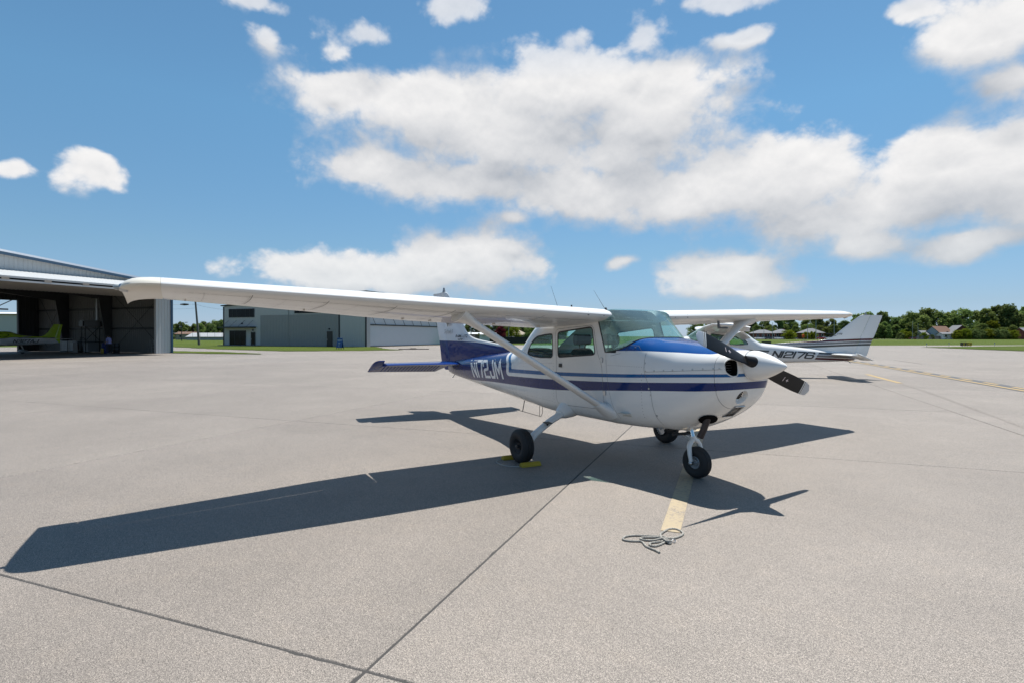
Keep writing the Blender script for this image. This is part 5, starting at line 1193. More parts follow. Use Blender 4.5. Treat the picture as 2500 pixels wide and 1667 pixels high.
# ------------------------------------------------------------------ two people
def person(loc, rz, label, J, shirt, trousers, shoes, hairc, skin=(.42, .26, .19)):
    """J: joints; one skinned figure"""
    o = thing('person', loc, label, 'person', rz)
    names = list(J); V = [J[k][0] for k in names]; Rr = [J[k][1] for k in names]; ix = {k: i for i, k in enumerate(names)}
    E = [('pelvis', 'waist'), ('waist', 'chest'), ('chest', 'neck'), ('neck', 'chin'), ('chin', 'brow'), ('brow', 'crown')]
    for s in 'lr':
        E += [('chest', 'sh'+s), ('sh'+s, 'el'+s), ('el'+s, 'wr'+s), ('wr'+s, 'ha'+s), ('pelvis', 'hi'+s), ('hi'+s, 'kn'+s), ('kn'+s, 'an'+s), ('an'+s, 'to'+s)]
        for k in range(5): names.append(f'f{s}{k}'); V.append(tuple(Vector(J['ha'+s][0])+Vector((.03*(k-2), .01*(k % 2), -.05-.01*(2-abs(k-2)))))); Rr.append(.009); ix[f'f{s}{k}'] = len(V)-1; E.append(('ha'+s, f'f{s}{k}'))
    me = bpy.data.meshes.new('body'); me.from_pydata(V, [(ix[a], ix[b]) for a, b in E], [])
    def bm_(t, b):
        x, y, z = t.sep(objco(t)); c = t.mix(t.m('GREATER_THAN', z, J['pelvis'][0][2]-.02), trousers, shirt)
        c = t.mix(t.m('GREATER_THAN', z, J['neck'][0][2]+.01), c, skin); c = t.mix(t.m('LESS_THAN', z, .075), c, shoes)
        for s in 'lr':
            e, h = Vector(J['el'+s][0]), Vector(J['ha'+s][0]); d = t.v('DISTANCE', objco(t), tuple((e+h)/2), out=1); c = t.mix(t.m('LESS_THAN', d, (e-h).length/2+.03), c, skin)
        t.put(b.inputs['Base Color'], c); b.inputs['Roughness'].default_value = .8
    me.materials.append(mat('person_'+label[:24], bm_)); bo = obj('body', me, o)
    bo.modifiers.new('skin', 'SKIN'); sv = me.skin_vertices
    if not sv: me.attributes  # layer is made with the modifier
    for i, r in enumerate(Rr): me.skin_vertices[0].data[i].radius = (r, r)
    me.skin_vertices[0].data[ix['pelvis']].use_root = True
    ss = bo.modifiers.new('subsurf', 'SUBSURF'); ss.levels = 2; ss.render_levels = 2; bo.modifiers['skin'].use_smooth_shade = True
    hd = Vector(J['brow'][0]); hair = MB()
    for a in range(7): pass
    hair.lathe([(-.02, .098), (.02, .112), (.06, .108), (.095, .085), (.12, .045), (.128, .002)], hd+Vector((-.012, 0, -.01)), (-.15, 0, 1), 16); hair.tube([hd+Vector((-.10, 0, .02)), hd+Vector((-.12, 0, -.08)), hd+Vector((-.11, 0, -.2))], [.05, .045, .02], 8)
    hair.build('hair', plain('dark_hair', hairc, .6), o, True)
    f = MB()
    for s in (-1, 1): f.lathe([(-.004, .012), (.004, .009), (.006, .001)], hd+Vector((.092, s*.034, -.005)), (1, 0, 0), 8)
    f.tube([hd+Vector((.09, 0, -.005)), hd+Vector((.118, 0, -.045)), hd+Vector((.098, 0, -.055))], [.008, .014, .01], 6); f.build('face', plain('face_skin', (.38, .22, .16), .6), o, True)
    return o
def joints(lean=0.0, h=1.68, armf=.25, kneeb=0.0):
    s = h/1.70; L = lambda z: lean*max(0, z-.95)
    J = {'pelvis': ((0, 0, .95*s), .13*s), 'waist': ((L(1.1), 0, 1.10*s), .115*s), 'chest': ((L(1.32), 0, 1.32*s), .13*s), 'neck': ((L(1.47)+.01, 0, 1.47*s), .055*s), 'chin': ((L(1.53)+.02, 0, 1.53*s), .062*s), 'brow': ((L(1.61)+.03, 0, 1.61*s), .085*s), 'crown': ((L(1.66)+.03, 0, 1.66*s), .06*s)}
    for q, sg in (('l', 1), ('r', -1)):
        J['sh'+q] = ((L(1.38), sg*.17*s, 1.38*s), .06*s); J['el'+q] = ((L(1.15)+armf*.35, sg*.22*s, 1.13*s), .045*s); J['wr'+q] = ((L(1.1)+armf*1.25, sg*.17*s, 1.0*s), .034*s); J['ha'+q] = ((L(1.1)+armf*1.5, sg*.16*s, .955*s), .036*s)
        J['hi'+q] = ((0, sg*.09*s, .88*s), .092*s); J['kn'+q] = ((kneeb+.02, sg*.10*s, .48*s), .066*s); J['an'+q] = ((-.02, sg*.10*s, .09*s), .046*s); J['to'+q] = ((.15, sg*.11*s, .04*s), .04*s)
    return J
pd_ = (cR*-1+FH*.5).normalized()
person(at(268.5, 51.4), math.atan2(pd_.y, pd_.x), 'person in a lavender shirt and black trousers bending over the blue drum', joints(.55, 1.70, .26), (.26, .27, .52), (.012, .012, .014), (.65, .65, .65), (.02, .014, .012))
person(at(261.0, 52.3), math.atan2(pd_.y, pd_.x)-2.2, 'dark-haired person half hidden behind the one in the lavender shirt', joints(.18, 1.66, .22), (.24, .25, .48), (.02, .025, .05), (.2, .2, .2), (.02, .013, .01))
# ------------------------------------------------------------------ grey office hangar
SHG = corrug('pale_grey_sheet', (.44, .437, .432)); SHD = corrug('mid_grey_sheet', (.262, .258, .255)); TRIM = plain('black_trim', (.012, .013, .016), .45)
A_, B_ = W(-49.5, 95), W(-22.15, 84); ux = (B_-A_).normalized(); brz = math.atan2(ux.y, ux.x); BL = (B_-A_).length
office = thing('office_hangar', A_, 'grey ribbed metal hangar with office windows, black trim and a white folding door', 'hangar', brz)
BH = 6.65; BR = lambda x: BH+.055*x   # roof rises along the wall
S1 = 8.3      # where the lower wall's colour is darkened to imitate a patch of shade
mb = MB(); corr(mb, (0, 0), (S1, 0), 0, 0, .32, -.03, zf=lambda t: BR(S1*t)); mb.build('office_wall', SHG, office)
mb = MB(); corr(mb, (S1, 0), (BL, 0), 5.05, 0, .32, -.03, zf=lambda t: BR(S1+(BL-S1)*t)); mb.build('upper_wall', SHG, office)
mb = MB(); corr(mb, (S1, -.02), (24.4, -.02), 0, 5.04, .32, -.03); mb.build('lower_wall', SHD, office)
mb = MB(); corr(mb, (24.55, -.02), (BL, -.02), 0, 5.04, .32, -.03); mb.build('lower_wall', SHG, office)
DL = 24.0
mb = MB(); corr(mb, (BL, 0), (BL, 1.0), 0, 8.0, .32, -.03); corr(mb, (BL, DL-1), (BL, DL), 0, 8.0, .32, -.03); mb.build('door_jamb', SHG, office)
mb = MB(); corr(mb, (BL, 1.0), (BL, DL-1), 6.0, 8.0, .32, -.03); mb.build('gable_wall', SHG, office)
mb = MB(); corr(mb, (0, DL), (0, 0), 0, BH, .32, -.03); mb.build('side_wall', SHG, office); mb = MB(); corr(mb, (BL, DL), (0, DL), 0, BH, .32, -.03); mb.build('rear_wall', SHG, office)
mb = MB(); mb.add([(-.35, -.35, BR(0)+.05), (BL+.3, -.35, BR(BL)+.05), (BL+.3, DL+.3, BR(BL)+.05), (-.35, DL+.3, BR(0)+.05), (-.35, -.35, BR(0)+.22), (BL+.3, -.35, BR(BL)+.22), (BL+.3, DL+.3, BR(BL)+.22), (-.35, DL+.3, BR(0)+.22)], [(0, 3, 2, 1), (4, 5, 6, 7), (0, 1, 5, 4), (1, 2, 6, 5), (2, 3, 7, 6), (3, 0, 4, 7)]); mb.build('roof', TRIM, office)
for x, y0 in ((-.02, -.06), (24.47, -.10), (BL-.02, -.10)):
    mb = MB(); mb.box((x-.1, y0, 0), (x+.12, .02, BR(max(0, x))-.02)); mb.build('corner_trim', TRIM, office)
mb = MB(); mb.box((14.3, -.075, 0), (14.42, -.03, BR(14))); mb.build('downpipe', SHD, office)
def strip_window(x0, x1, z0, z1, n, nm='window'):
    wo = obj(nm, None, office)
    mb = MB()
    for lo, hi in (((x0, z0), (x1, z0+.09)), ((x0, z1-.09), (x1, z1)), ((x0, z0+.09), (x0+.1, z1-.09)), ((x1-.1, z0+.09), (x1, z1-.09))): mb.box((lo[0], -.09, lo[1]), (hi[0], .0, hi[1]))
    for k in range(1, n): x = x0+(x1-x0)*k/n; mb.box((x-.04, -.088, z0+.09), (x+.04, .0, z1-.09))
    mb.build('frame', TRIM, wo)
    for k in range(n):
        a, b = x0+(x1-x0)*k/n+.05, x0+(x1-x0)*(k+1)/n-.05; mb = MB(); mb.box((a, -.06, z0+.08), (b, -.045, z1-.08)); mb.build('pane', BGLASS, wo)
strip_window(1.25, 7.0, 4.75, 6.2, 6); strip_window(15.6, 24.0, 5.25, 6.65, 8)
strip_window(1.4, 5.1, .12, 2.55, 3, 'entrance')
d1 = obj('door', None, office); mb = MB(); mb.box((6.25, -.09, .1), (7.25, -.04, 2.3)); mb.build('door_leaf', TRIM, d1); mb = MB(); mb.box((6.42, -.10, .35), (7.08, -.092, 2.1)); mb.build('pane', BGLASS, d1); mb = MB(); mb.tube([(6.38, -.12, 1.0), (6.38, -.12, 1.25)], .02, 6); mb.build('handle', STEEL, d1)
d2 = obj('door', None, office); mb = MB(); mb.box((22.1, -.10, .02), (23.15, -.03, 2.35)); mb.build('door_leaf', plain('black_door', (.008, .008, .01), .4), d2); mb = MB(); mb.tube([(22.2, -.14, 1.0), (22.2, -.14, 1.15)], .03, 6); mb.build('handle', STEEL, d2)
for x, z in ((22.6, 2.75), (6.75, 2.62), (4.3, 3.75)):
    mb = MB(); mb.lathe([(0, .12), (.10, .14), (.16, .1), (.17, .01)], (x, -.05, z), (0, -1, -.3), 10); mb.build('wall_lamp', TRIM, office, True)
cn = obj('canopy', None, office); mb = MB(); mb.box((.1, -1.3, 2.98), (7.35, -.06, 3.18)); mb.build('canopy_slab', TRIM, cn)
for k in range(4):
    x = .9+1.85*k; mb = MB(); mb.tube([(x, -1.2, 3.18), (x+.25, -.05, 4.25)], .022, 6); mb.build('stay_rod', TRIM, cn)
mb = MB(); mb.box((.4, -1.6, 0), (8.4, -.06, .14)); mb.build('entrance_step', plain('grey_step', (.16, .15, .15), .9), office)
fd = obj('folding_door', None, office)
for z0, z1 in ((.12, 3.28), (3.42, 5.9)):
    mb = MB(); corr(mb, (BL-.12, 1.05), (BL-.12, DL-1.05), z0, z1, .32, -.03); mb.build('door_leaf', corrug('white_door_sheet', (.53, .56, .58)), fd)
mb = MB(); mb.box((BL-.16, 1.0, 3.27), (BL+.05, DL-1, 3.43)); mb.build('fold_rail', TRIM, fd)
for k in range(8):
    y = 2.2+2.75*k; mb = MB(); mb.tube([(BL+.10, y-.9, 4.75), (BL+.14, y, 3.42)], .035, 6); mb.build('brace_arm', TRIM, fd)
mb = MB(); mb.box((BL-.15, 1.0, .0), (BL+.03, DL-1, .1)); mb.build('bottom_seal', TRIM, fd)
# sandwich board
sg = thing('sandwich_board', at(830, 69.0), 'blue sandwich board with white lettering on the lawn before the grey hangar', 'sign', brz)
SB = plain('blue_board', (.012, .075, .27), .45); PAPER = plain('pale_print', (.35, .45, .52), .6)
for s in (-1, 1):
    M_ = Matrix.Translation((0, s*.22, .16)) @ Matrix.Rotation(s*rad(12), 4, 'X'); mb = MB(); mb.box((-.40, -.02, .05), (.40, .02, 1.25), M_); bo = mb.build('board', SB, sg)
    for x in (-.36, .36):
        mb = MB(); mb.box((x-.03, -.02, -.16), (x+.03, .02, .05), M_); mb.build('leg', BLACK, sg)
    if s < 0:
        mb = MB(); stroke_text(mb, [('T', .32, .62)], lambda u, v, lay=0: tuple(M_ @ Vector((-.40+.8*u, -.024-.001*lay, .18+.45*v))), (.045, .07)); mb.build('board_letter', PAPER, bo)
        text_mesh('NEXT', .26, lambda u, v: tuple(M_ @ Vector((-.33+u, -.024, .86+v))), 'board_letter', PAPER, bo, 0, .012)
# tow bar on the apron by the folding door
tb = thing('tow_bar', at(1010, 69.1), 'dark aircraft tow bar lying on the concrete by the folding door', 'tow bar', math.atan2(cR.y, cR.x))
mb = MB(); mb.tube([(-1.9, 0, .05), (1.9, 0, .05)], .05, 8); mb.build('bar', plain('brown_steel', (.07, .055, .05), .6), tb); mb = MB(); mb.tube([(-.5, -.25, .05), (-.3, -.3, .12), (.3, -.3, .12), (.5, -.25, .05)], .05, 8); mb.build('handle', plain('brown_steel', None), tb)

# ------------------------------------------------------------------ poles, wires, fences
WOOD = plain('weathered_pole', (.135, .125, .12), .9, var=.2, scale=2); GALV = plain('galvanised_pole', (.30, .31, .32), .5, .4)
pole = thing('utility_pole', at(486, 103), 'leaning wooden utility pole on the grass left of the grey hangar', 'utility pole')
mb = MB(); tp = cR*-.75+Vector((0, 0, 9.4)); mb.tube([(0, 0, 0), tuple(tp*.5), tuple(tp)], [.22, .17, .14], 12); mb.build('pole_shaft', WOOD, pole, True)
mb = MB(); ax = cR; q = tp*.93; mb.tube([tuple(q-ax*.9), tuple(q+ax*.9)], .06, 6); mb.build('cross_arm', WOOD, pole)
PT = at(486, 103)+tp*.80
def wire(a, b, sag, lb, r=.018):
    P = [a.lerp(b, k/14)-Vector((0, 0, sag*4*(k/14)*(1-k/14))) for k in range(15)]; mb = MB(); mb.tube([tuple(p) for p in P], r, 5); o = mb.build('overhead_wire', BLACK, None); return tag(o, lb, 'wire', 'overhead wires at the leaning pole')
wire(PT, at(300, 92, 7.3), .25, 'upper overhead wire from the leaning pole towards the open hangar'); wire(PT-Vector((0, 0, .7)), at(300, 92, 6.6), .35, 'lower thin overhead wire from the leaning pole towards the open hangar', .012)
wire(PT, at(552, 97, 6.2), .15, 'overhead wire from the leaning pole to the grey hangar', .014)
c0 = PT.lerp(at(300, 92, 7.3), .17)-Vector((0, 0, .1)); mb = MB(); mb.tube([tuple(c0-cR*.75), tuple(c0), tuple(c0+cR*.75)], [.10, .20, .12], 10); o = mb.build('splice_case', BLACK, None, True); tag(o, 'black cable splice case hanging on the wire by the leaning pole', 'splice case')
def mast(px, dep, h, lb, arm=False, m=GALV, r=.12):
    o = thing('lamp_mast' if arm else 'pole', at(px, dep), lb, 'pole'); mb = MB(); mb.tube([(0, 0, 0), (0, 0, h)], [r, r*.7], 8); mb.build('pole_shaft', m, o, True)
    if arm: mb = MB(); d = cR; mb.tube([(0, 0, h-.1), tuple(d*1.4+Vector((0, 0, h+.05)))], .06, 6); mb.build('lamp_arm', m, o); mb = MB(); mb.tube([tuple(d*1.3+Vector((0, 0, h))), tuple(d*2.1+Vector((0, 0, h+.03)))], [.12, .1], 8); mb.build('lamp_head', m, o)
    return o
mast(443.5, 190, 6.3, 'dark street lamp mast before the trees left of the leaning pole', True, BLACK, .14)
mast(1150, 125, 4.4, 'grey pole rising behind the aircraft fin beside the white shed', False); mast(1242, 200, 9.0, 'pale pole standing in front of the trees under the near wing', False)
for px, h, lb, arm in ((1839, 5.2, 'slim pole at the near corner of the first brick house', False), (1865, 4.6, 'dark slim pole in front of the first brick house', False), (1886, 8.6, 'pale pole between the two brick houses', False), (1971.5, 7.2, 'slim pole behind the round yellow-green bush', False), (1992, 9.8, 'thick grey pole right of the orange wind sock', False), (2036.5, 9.6, 'thick grey pole beside the white tail fin', False), (2228, 9.2, 'leaning grey pole in the trees before the house group', False), (2241, 8.2, 'shorter grey pole by the blue-grey house', False)):
    mast(px, 286, h, lb, arm, GALV, .22 if 'thick' in lb else .14)
def fence(a, b, h, n, label, m, solid, name='fence'):
    o = thing(name, a, label, 'fence'); d = b-a; u = d.normalized(); 
    for k in range(n+1):
        p = d*(k/n); mb = MB(); mb.tube([tuple(p), tuple(p+Vector((0, 0, h+.08)))], .05, 6); mb.build('post', m, o)
    if solid:
        for k in range(n):
            p, q = d*(k/n), d*((k+1)/n); mb = MB(); t = Vector((-u.y, u.x, 0))*.02
            mb.add([p+t+Vector((0, 0, .06)), q+t+Vector((0, 0, .06)), q+t+Vector((0, 0, h)), p+t+Vector((0, 0, h)), p-t+Vector((0, 0, .06)), q-t+Vector((0, 0, .06)), q-t+Vector((0, 0, h)), p-t+Vector((0, 0, h))], [(0, 1, 2, 3), (7, 6, 5, 4), (0, 4, 5, 1), (1, 5, 6, 2), (2, 6, 7, 3), (3, 7, 4, 0)]); mb.build('panel', m, o)
    else:
        mb = MB(); mb.tube([(0, 0, h), tuple(d+Vector((0, 0, h)))], .025, 5); mb.build('top_rail', m, o)
        mb = MB(); L = d.length; c = int(L/.35)
        for k in range(c): 
            for s in (-1, 1):
                p = u*(k*.35); q = u*min(L, max(0, k*.35+s*h)); mb.add([tuple(p+Vector((0, 0, .03))), tuple(p+u*.012+Vector((0, 0, .03))), tuple(q+u*.012+Vector((0, 0, h))), tuple(q+Vector((0, 0, h)))], [(0, 1, 2, 3)])
        tag(mb.build('wire_mesh', m, o), kind='stuff')
    return o
SCREEN = plain('black_fence_screen', (.014, .015, .015), .8)
fence(at(1196, 116), at(1345, 124), 1.45, 6, 'black screened fence seen under the near wing', SCREEN, True)
fence(at(395, 196), at(560, 205), 2.8, 9, 'chain-link fence across the grass beyond the leaning pole', GALV, False)
GREYW = plain('grey_fence_boards', (.12, .12, .12), .9, var=.2, scale=1)
fence(at(2236, 288), at(2335, 292), 1.75, 12, 'grey board fence in front of the house group', GREYW, True)

# ------------------------------------------------------------------ taxiway signs, wind sock, edge lights
BORD = plain('sign_yellow', (.62, .44, .015), .5)
ts = thing('taxiway_sign', at(2359, 88.0), 'black and yellow taxiway sign reading D and C with an arrow', 'sign', math.atan2(cR.y, cR.x)+.12)
mb = MB(); mb.box((-.95, -.1, .12), (0, .1, .66)); sa = mb.build('location_panel', BLACK, ts); mb = MB(); mb.box((.005, -.1, .12), (.95, .1, .66)); sb_ = mb.build('direction_panel', BORD, ts)
mb = MB()
for lo, hi in (((-.90, .15), (-.06, .18)), ((-.90, .60), (-.06, .63)), ((-.90, .18), (-.87, .60)), ((-.09, .18), (-.06, .60))): mb.box((lo[0], -.106, lo[1]), (hi[0], -.102, hi[1]))
mb.build('border', BORD, sa)
mb = MB(); stroke_text(mb, [('D', .18, .62)], lambda u, v, lay=0: (-.66+.42*u, -.108-.001*lay, .23+.32*v), (.10, .13)); mb.build('sign_letter', BORD, sa)
mb = MB(); stroke_text(mb, [('C', .0, 1)], lambda u, v, lay=0: (.10+.25*u, -.108-.001*lay, .24+.30*v), (.14, .12)); mb.build('sign_letter', BLACK, sb_)
mb = MB(); stroke_text(mb, [('>', 0, 1)], lambda u, v, lay=0: (.50+.34*u, -.108-.001*lay, .24+.30*v), (.08, .11)); mb.build('sign_arrow', BLACK, sb_)
for x in (-.7, -.2, .25, .7):
    mb = MB(); mb.box((x-.03, -.03, 0), (x+.03, .03, .12)); mb.build('leg', STEEL, ts)
t2 = thing('taxiway_sign', at(1871, 112.5), 'dark back of a low taxiway sign on the grass behind the white aircraft', 'sign', math.atan2(cR.y, cR.x))
for k in range(2):
    mb = MB(); mb.box((-.95+k*.96, -.1, .12), (-.01+k*.96, .1, .58)); mb.build('panel', plain('dark_sign_back', (.022, .025, .027), .6), t2)
for x in (-.7, .7): mb = MB(); mb.box((x-.03, -.03, 0), (x+.03, .03, .12)); mb.build('leg', STEEL, t2)
ws_ = thing('wind_sock', at(1962.5, 196), 'orange wind sock hanging limp on a short pole over the far grass', 'wind sock')
mb = MB(); mb.tube([(0, 0, 0), (0, 0, 2.2)], .05, 6); mb.build('pole_shaft', WHITE, ws_); mb = MB(); mb.tube([(0, 0, 2.15), tuple(cR*-.12+Vector((0, 0, 1.9))), tuple(cR*-.22+Vector((0, 0, 1.5))), tuple(cR*-.2+Vector((0, 0, 1.1)))], [.30, .40, .42, .30], 12); mb.build('sock', plain('orange_cloth', (.75, .10, .015), .8), ws_, True); mb = MB(); mb.lathe([(0, .9), (.12, .85), (.18, .02)], (0, 0, 0), (0, 0, 1), 14); mb.build('base', BLACK, ws_)
for px, dep, lb in ((2262.5, 85.5, 'short taxiway edge light by the tip of the grass wedge'), (2317, 90, 'short taxiway edge light left of the taxiway sign'), (2428.5, 92, 'short taxiway edge light right of the taxiway sign')):
    o = thing('edge_light', at(px, dep), lb, 'edge light', 0, 'taxiway edge lights'); mb = MB(); mb.tube([(0, 0, 0), (0, 0, .38)], .035, 6); mb.build('stem', STEEL, o); mb = MB(); mb.lathe([(.38, .05), (.46, .06), (.52, .045), (.55, .005)], (0, 0, 0), (0, 0, 1), 10); mb.build('lens', plain('blue_lens', (.02, .05, .25), .2, coat=1), o, True)
# ------------------------------------------------------------------ houses, sheds and cars beyond the field
ROOFG = plain('grey_shingles', (.17, .175, .19), .9, var=.15, scale=1.2); ROOFB = plain('brown_shingles', (.17, .095, .065), .9, var=.2, scale=1.2); BRICK = plain('brick_wall', (.13, .045, .035), .9, var=.25, scale=1.5); SIDING = plain('blue_grey_siding', (.30, .36, .40), .7); WSID = plain('white_siding', (.55, .57, .58), .7); TAN = plain('tan_wall', (.30, .25, .19), .8)
def house(name, px, dep, w_, d, eave, ridge, wall, roof, label, rz=0.0, hip=False, wins=4, cat='house', axis='x'):
    o = thing(name, at(px, dep), label, cat, math.atan2(cR.y, cR.x)+rz); x, y = w_/2, d/2
    mb = MB(); mb.box((-x, -y, 0), (x, y, eave)); 
    if not hip:
        if axis == 'x':
            for s in (-1, 1): mb.add([(s*x, -y, eave), (s*x, y, eave), (s*x, 0, ridge)], [(0, 1, 2)])
        else:
            for s in (-1, 1): mb.add([(-x, s*y, eave), (x, s*y, eave), (0, s*y, ridge)], [(0, 1, 2)])
    mb.build('wall', wall, o); e = .45; mb = MB(); t = .12
    if axis == 'x':
        k = (ridge-eave)/y; zx = eave-e*k; i = (y if hip else -e); L = [(-x-e, -y-e, zx), (x+e, -y-e, zx), (x+e, y+e, zx), (-x-e, y+e, zx)]; r0, r1 = (-x+i, 0, ridge+.04), (x-i, 0, ridge+.04)
        V = L+[r0, r1]; Fc = [(0, 1, 5, 4), (2, 3, 4, 5), (1, 2, 5), (3, 0, 4)] if hip else [(0, 1, 5, 4), (2, 3, 4, 5)]
    else:
        k = (ridge-eave)/x; zx = eave-e*k; V = [(-x-e, -y-e, zx), (x+e, -y-e, zx), (x+e, y+e, zx), (-x-e, y+e, zx), (0, -y-e, ridge+.04), (0, y+e, ridge+.04)]; Fc = [(0, 4, 5, 3), (1, 2, 5, 4)]
    mb.add(V, Fc); n0 = len(mb.v); mb.add([(a, b, c-t) for a, b, c in V], [f[::-1] for f in Fc]); ro = mb.build('roof', roof, o)
    mb = MB(); mb.box((x*.4-.3, .3, ridge-1.0), (x*.4+.3, .9, ridge+.5)); mb.build('chimney', BRICK, ro)
    for q in range(wins):
        xx = -x+w_*(q+.5)/wins; wn = obj('window', None, o); mb = MB(); mb.box((xx-.55, -y-.06, eave*.38), (xx+.55, -y-.01, eave*.82)); mb.build('frame', WSID, wn); mb = MB(); mb.box((xx-.44, -y-.08, eave*.38+.1), (xx+.44, -y-.062, eave*.82-.1)); mb.build('pane', BGLASS, wn)
    return o
house('brick_house', 1861, 296, 11, 8, 3.3, 5.0, BRICK, ROOFG, 'low brick house with grey hip roof nearest the wing strut', 0, True)
house('brick_house', 1906, 298, 9.5, 8, 3.4, 5.3, BRICK, ROOFG, 'low brick house with grey hip roof beside the round yellow-green bush', 0, True)
house('brick_house', 1979, 300, 10.5, 8, 3.6, 5.8, BRICK, ROOFG, 'brick house half hidden behind bushes right of the orange wind sock', .1, True)
house('garden_house', 2262, 300, 9, 7, 2.6, 4.6, SIDING, ROOFG, 'low grey-roofed house at the near end of the house group', .1, False, 2)
house('garden_house', 2292, 298, 10.5, 8, 3.4, 6.9, SIDING, ROOFB, 'blue-grey house with a brown roof in the middle of the house group', .35, False, 3)
house('garden_house', 2337, 296, 9.5, 9, 3.2, 7.3, BRICK, ROOFG, 'brick house with a grey gable roof at the far end of the house group', -.25, False, 2, axis='y')
house('white_annex', 2309, 291, 6.5, 4, 2.9, 3.6, WSID, ROOFG, 'small white annex in front of the brick gable house', 0, False, 2)
house('garden_house', 2506, 292, 9, 8, 3.0, 6.0, BRICK, ROOFG, 'grey-roofed house cut by the right edge of the picture', .2, False, 2)
house('white_shed', 1166, 150, 8.0, 6, 2.2, 2.55, plain('shed_timber', (.16, .14, .12), .9), WSID, 'open shed with a white flat roof seen behind the blue fin', .1, False, 0, 'shed')
house('white_shed', 1190, 138, 3.4, 4, 2.1, 2.4, WSID, WSID, 'small white hut beside the open shed behind the strut', .2, False, 0, 'shed')
house('tan_house', 1262, 235, 8.5, 7, 2.4, 4.2, TAN, plain('tan_shingles', (.34, .29, .22), .9), 'tan-roofed house before the trees under the near wing', .1, True, 3)
house('white_shed', 12, 110, 14, 10, 5.9, 6.3, SHG, WSID, 'white metal shed seen through the rear opening of the hangar', .25, False, 0, 'shed')
house('low_shed', 516, 240, 17, 8, 1.5, 3.0, plain('pale_shed_wall', (.30, .31, .32), .7), plain('pale_metal_roof', (.36, .37, .38), .6), 'long low white-roofed shed beyond the chain-link fence', -.12, False, 0, 'shed')
house('tan_house', 461, 262, 9, 6, 2.7, 3.6, TAN, ROOFB, 'small tan house among the trees beyond the chain-link fence', 0, False, 2)
CARG = plain('car_glass', (.02, .025, .03), .1, coat=.4)
def car_proto():
    o = thing('parked_car', (0, 0, 0), 'x', 'car'); S = [(-2.2, .45, .62), (-2.1, .32, .86), (-1.5, .30, .95), (-.9, .30, .97), (.9, .30, .95), (1.6, .30, .86), (2.15, .34, .70), (2.25, .45, .58)]
    mb = MB(); rows = []
    for x, zb, zt in S: rows.append([(x, -.82, zb), (x, -.86, (zb+zt)/2), (x, -.76, zt), (x, 0, zt+.03), (x, .76, zt), (x, .86, (zb+zt)/2), (x, .82, zb), (x, 0, zb-.02)])
    mb.grid(rows, True); mb.cap(rows[0]); mb.cap(rows[-1]); mb.build('body', WHITE, o, True, 50, fixn=True)
    mb = MB(); rows = []
    for x, zt, w_ in ((-1.75, .96, .72), (-1.25, 1.38, .60), (-.2, 1.46, .60), (.45, 1.38, .60), (1.05, .96, .72)): rows.append([(x, -.74, .94), (x, -w_, zt), (x, 0, zt+.03), (x, w_, zt), (x, .74, .94)])
    mb.grid(rows); mb.build('cabin_glass', CARG, o, True, 50, fixn=True)
    mb = MB(); mb.grid([[(-1.2, -.56, 1.405), (-1.2, 0, 1.43), (-1.2, .56, 1.405)], [(-.2, -.57, 1.485), (-.2, 0, 1.51), (-.2, .57, 1.485)], [(.42, -.56, 1.405), (.42, 0, 1.43), (.42, .56, 1.405)]]); mb.build('roof', WHITE, o, True)
    for x in (-1.35, 1.4):
        for s in (-1, 1):
            wh = obj('wheel', None, o); mb = MB(); mb.lathe([(-.1, .2), (-.1, .30), (-.07, .32), (.07, .32), (.1, .30), (.1, .2)], (x, s*.78, .32), (0, 1, 0), 16); mb.build('tyre', RUBBER, wh, True); mb = MB(); mb.lathe([(s*.06, .2), (s*.09, .12), (s*.09, .01)], (x, s*.78, .32), (0, 1, 0), 12); mb.build('rim', STEEL, wh, True)
    return o
cproto = car_proto(); first = True
CARC = {'white': (.7, .7, .7), 'silver': (.4, .42, .44), 'red': (.35, .03, .025), 'dark': (.03, .035, .045), 'maroon': (.16, .02, .025)}
for px, dep, col_, lb in ((1853, 289, 'white', 'white car nearest the wing strut in front of the first brick house'), (1868, 290, 'silver', 'silver car parked in front of the first brick house'), (1879, 289, 'dark', 'dark car parked between the two brick houses'), (1900, 290, 'white', 'white car in front of the second brick house'), (1916, 290, 'silver', 'silver car beside the round yellow-green bush'), (1937, 291, 'dark', 'dark car half hidden by the round yellow-green bush'), (2004, 288, 'red', 'red car right of the thick grey pole'), (2016, 289, 'white', 'white car beside the red car'), (2029, 289, 'silver', 'silver car nearest the white tail fin'), (2229, 288, 'maroon', 'maroon car on the grass before the board fence'), (1252, 180, 'white', 'white car behind the black screened fence under the wing')):
    o = cproto if first else copy_tree(cproto); first = False
    o.location = at(px, dep); o.rotation_euler = (0, 0, math.atan2(cR.y, cR.x)+random.uniform(-.2, .2)); tag(o, lb, 'car', 'cars parked beyond the field')
    m = plain('car_'+col_, CARC[col_], .3, coat=.6)
    for ch in o.children:
        if ch.name.split('.')[0] in ('body', 'roof'): ch.data = ch.data.copy(); ch.data.materials[0] = m

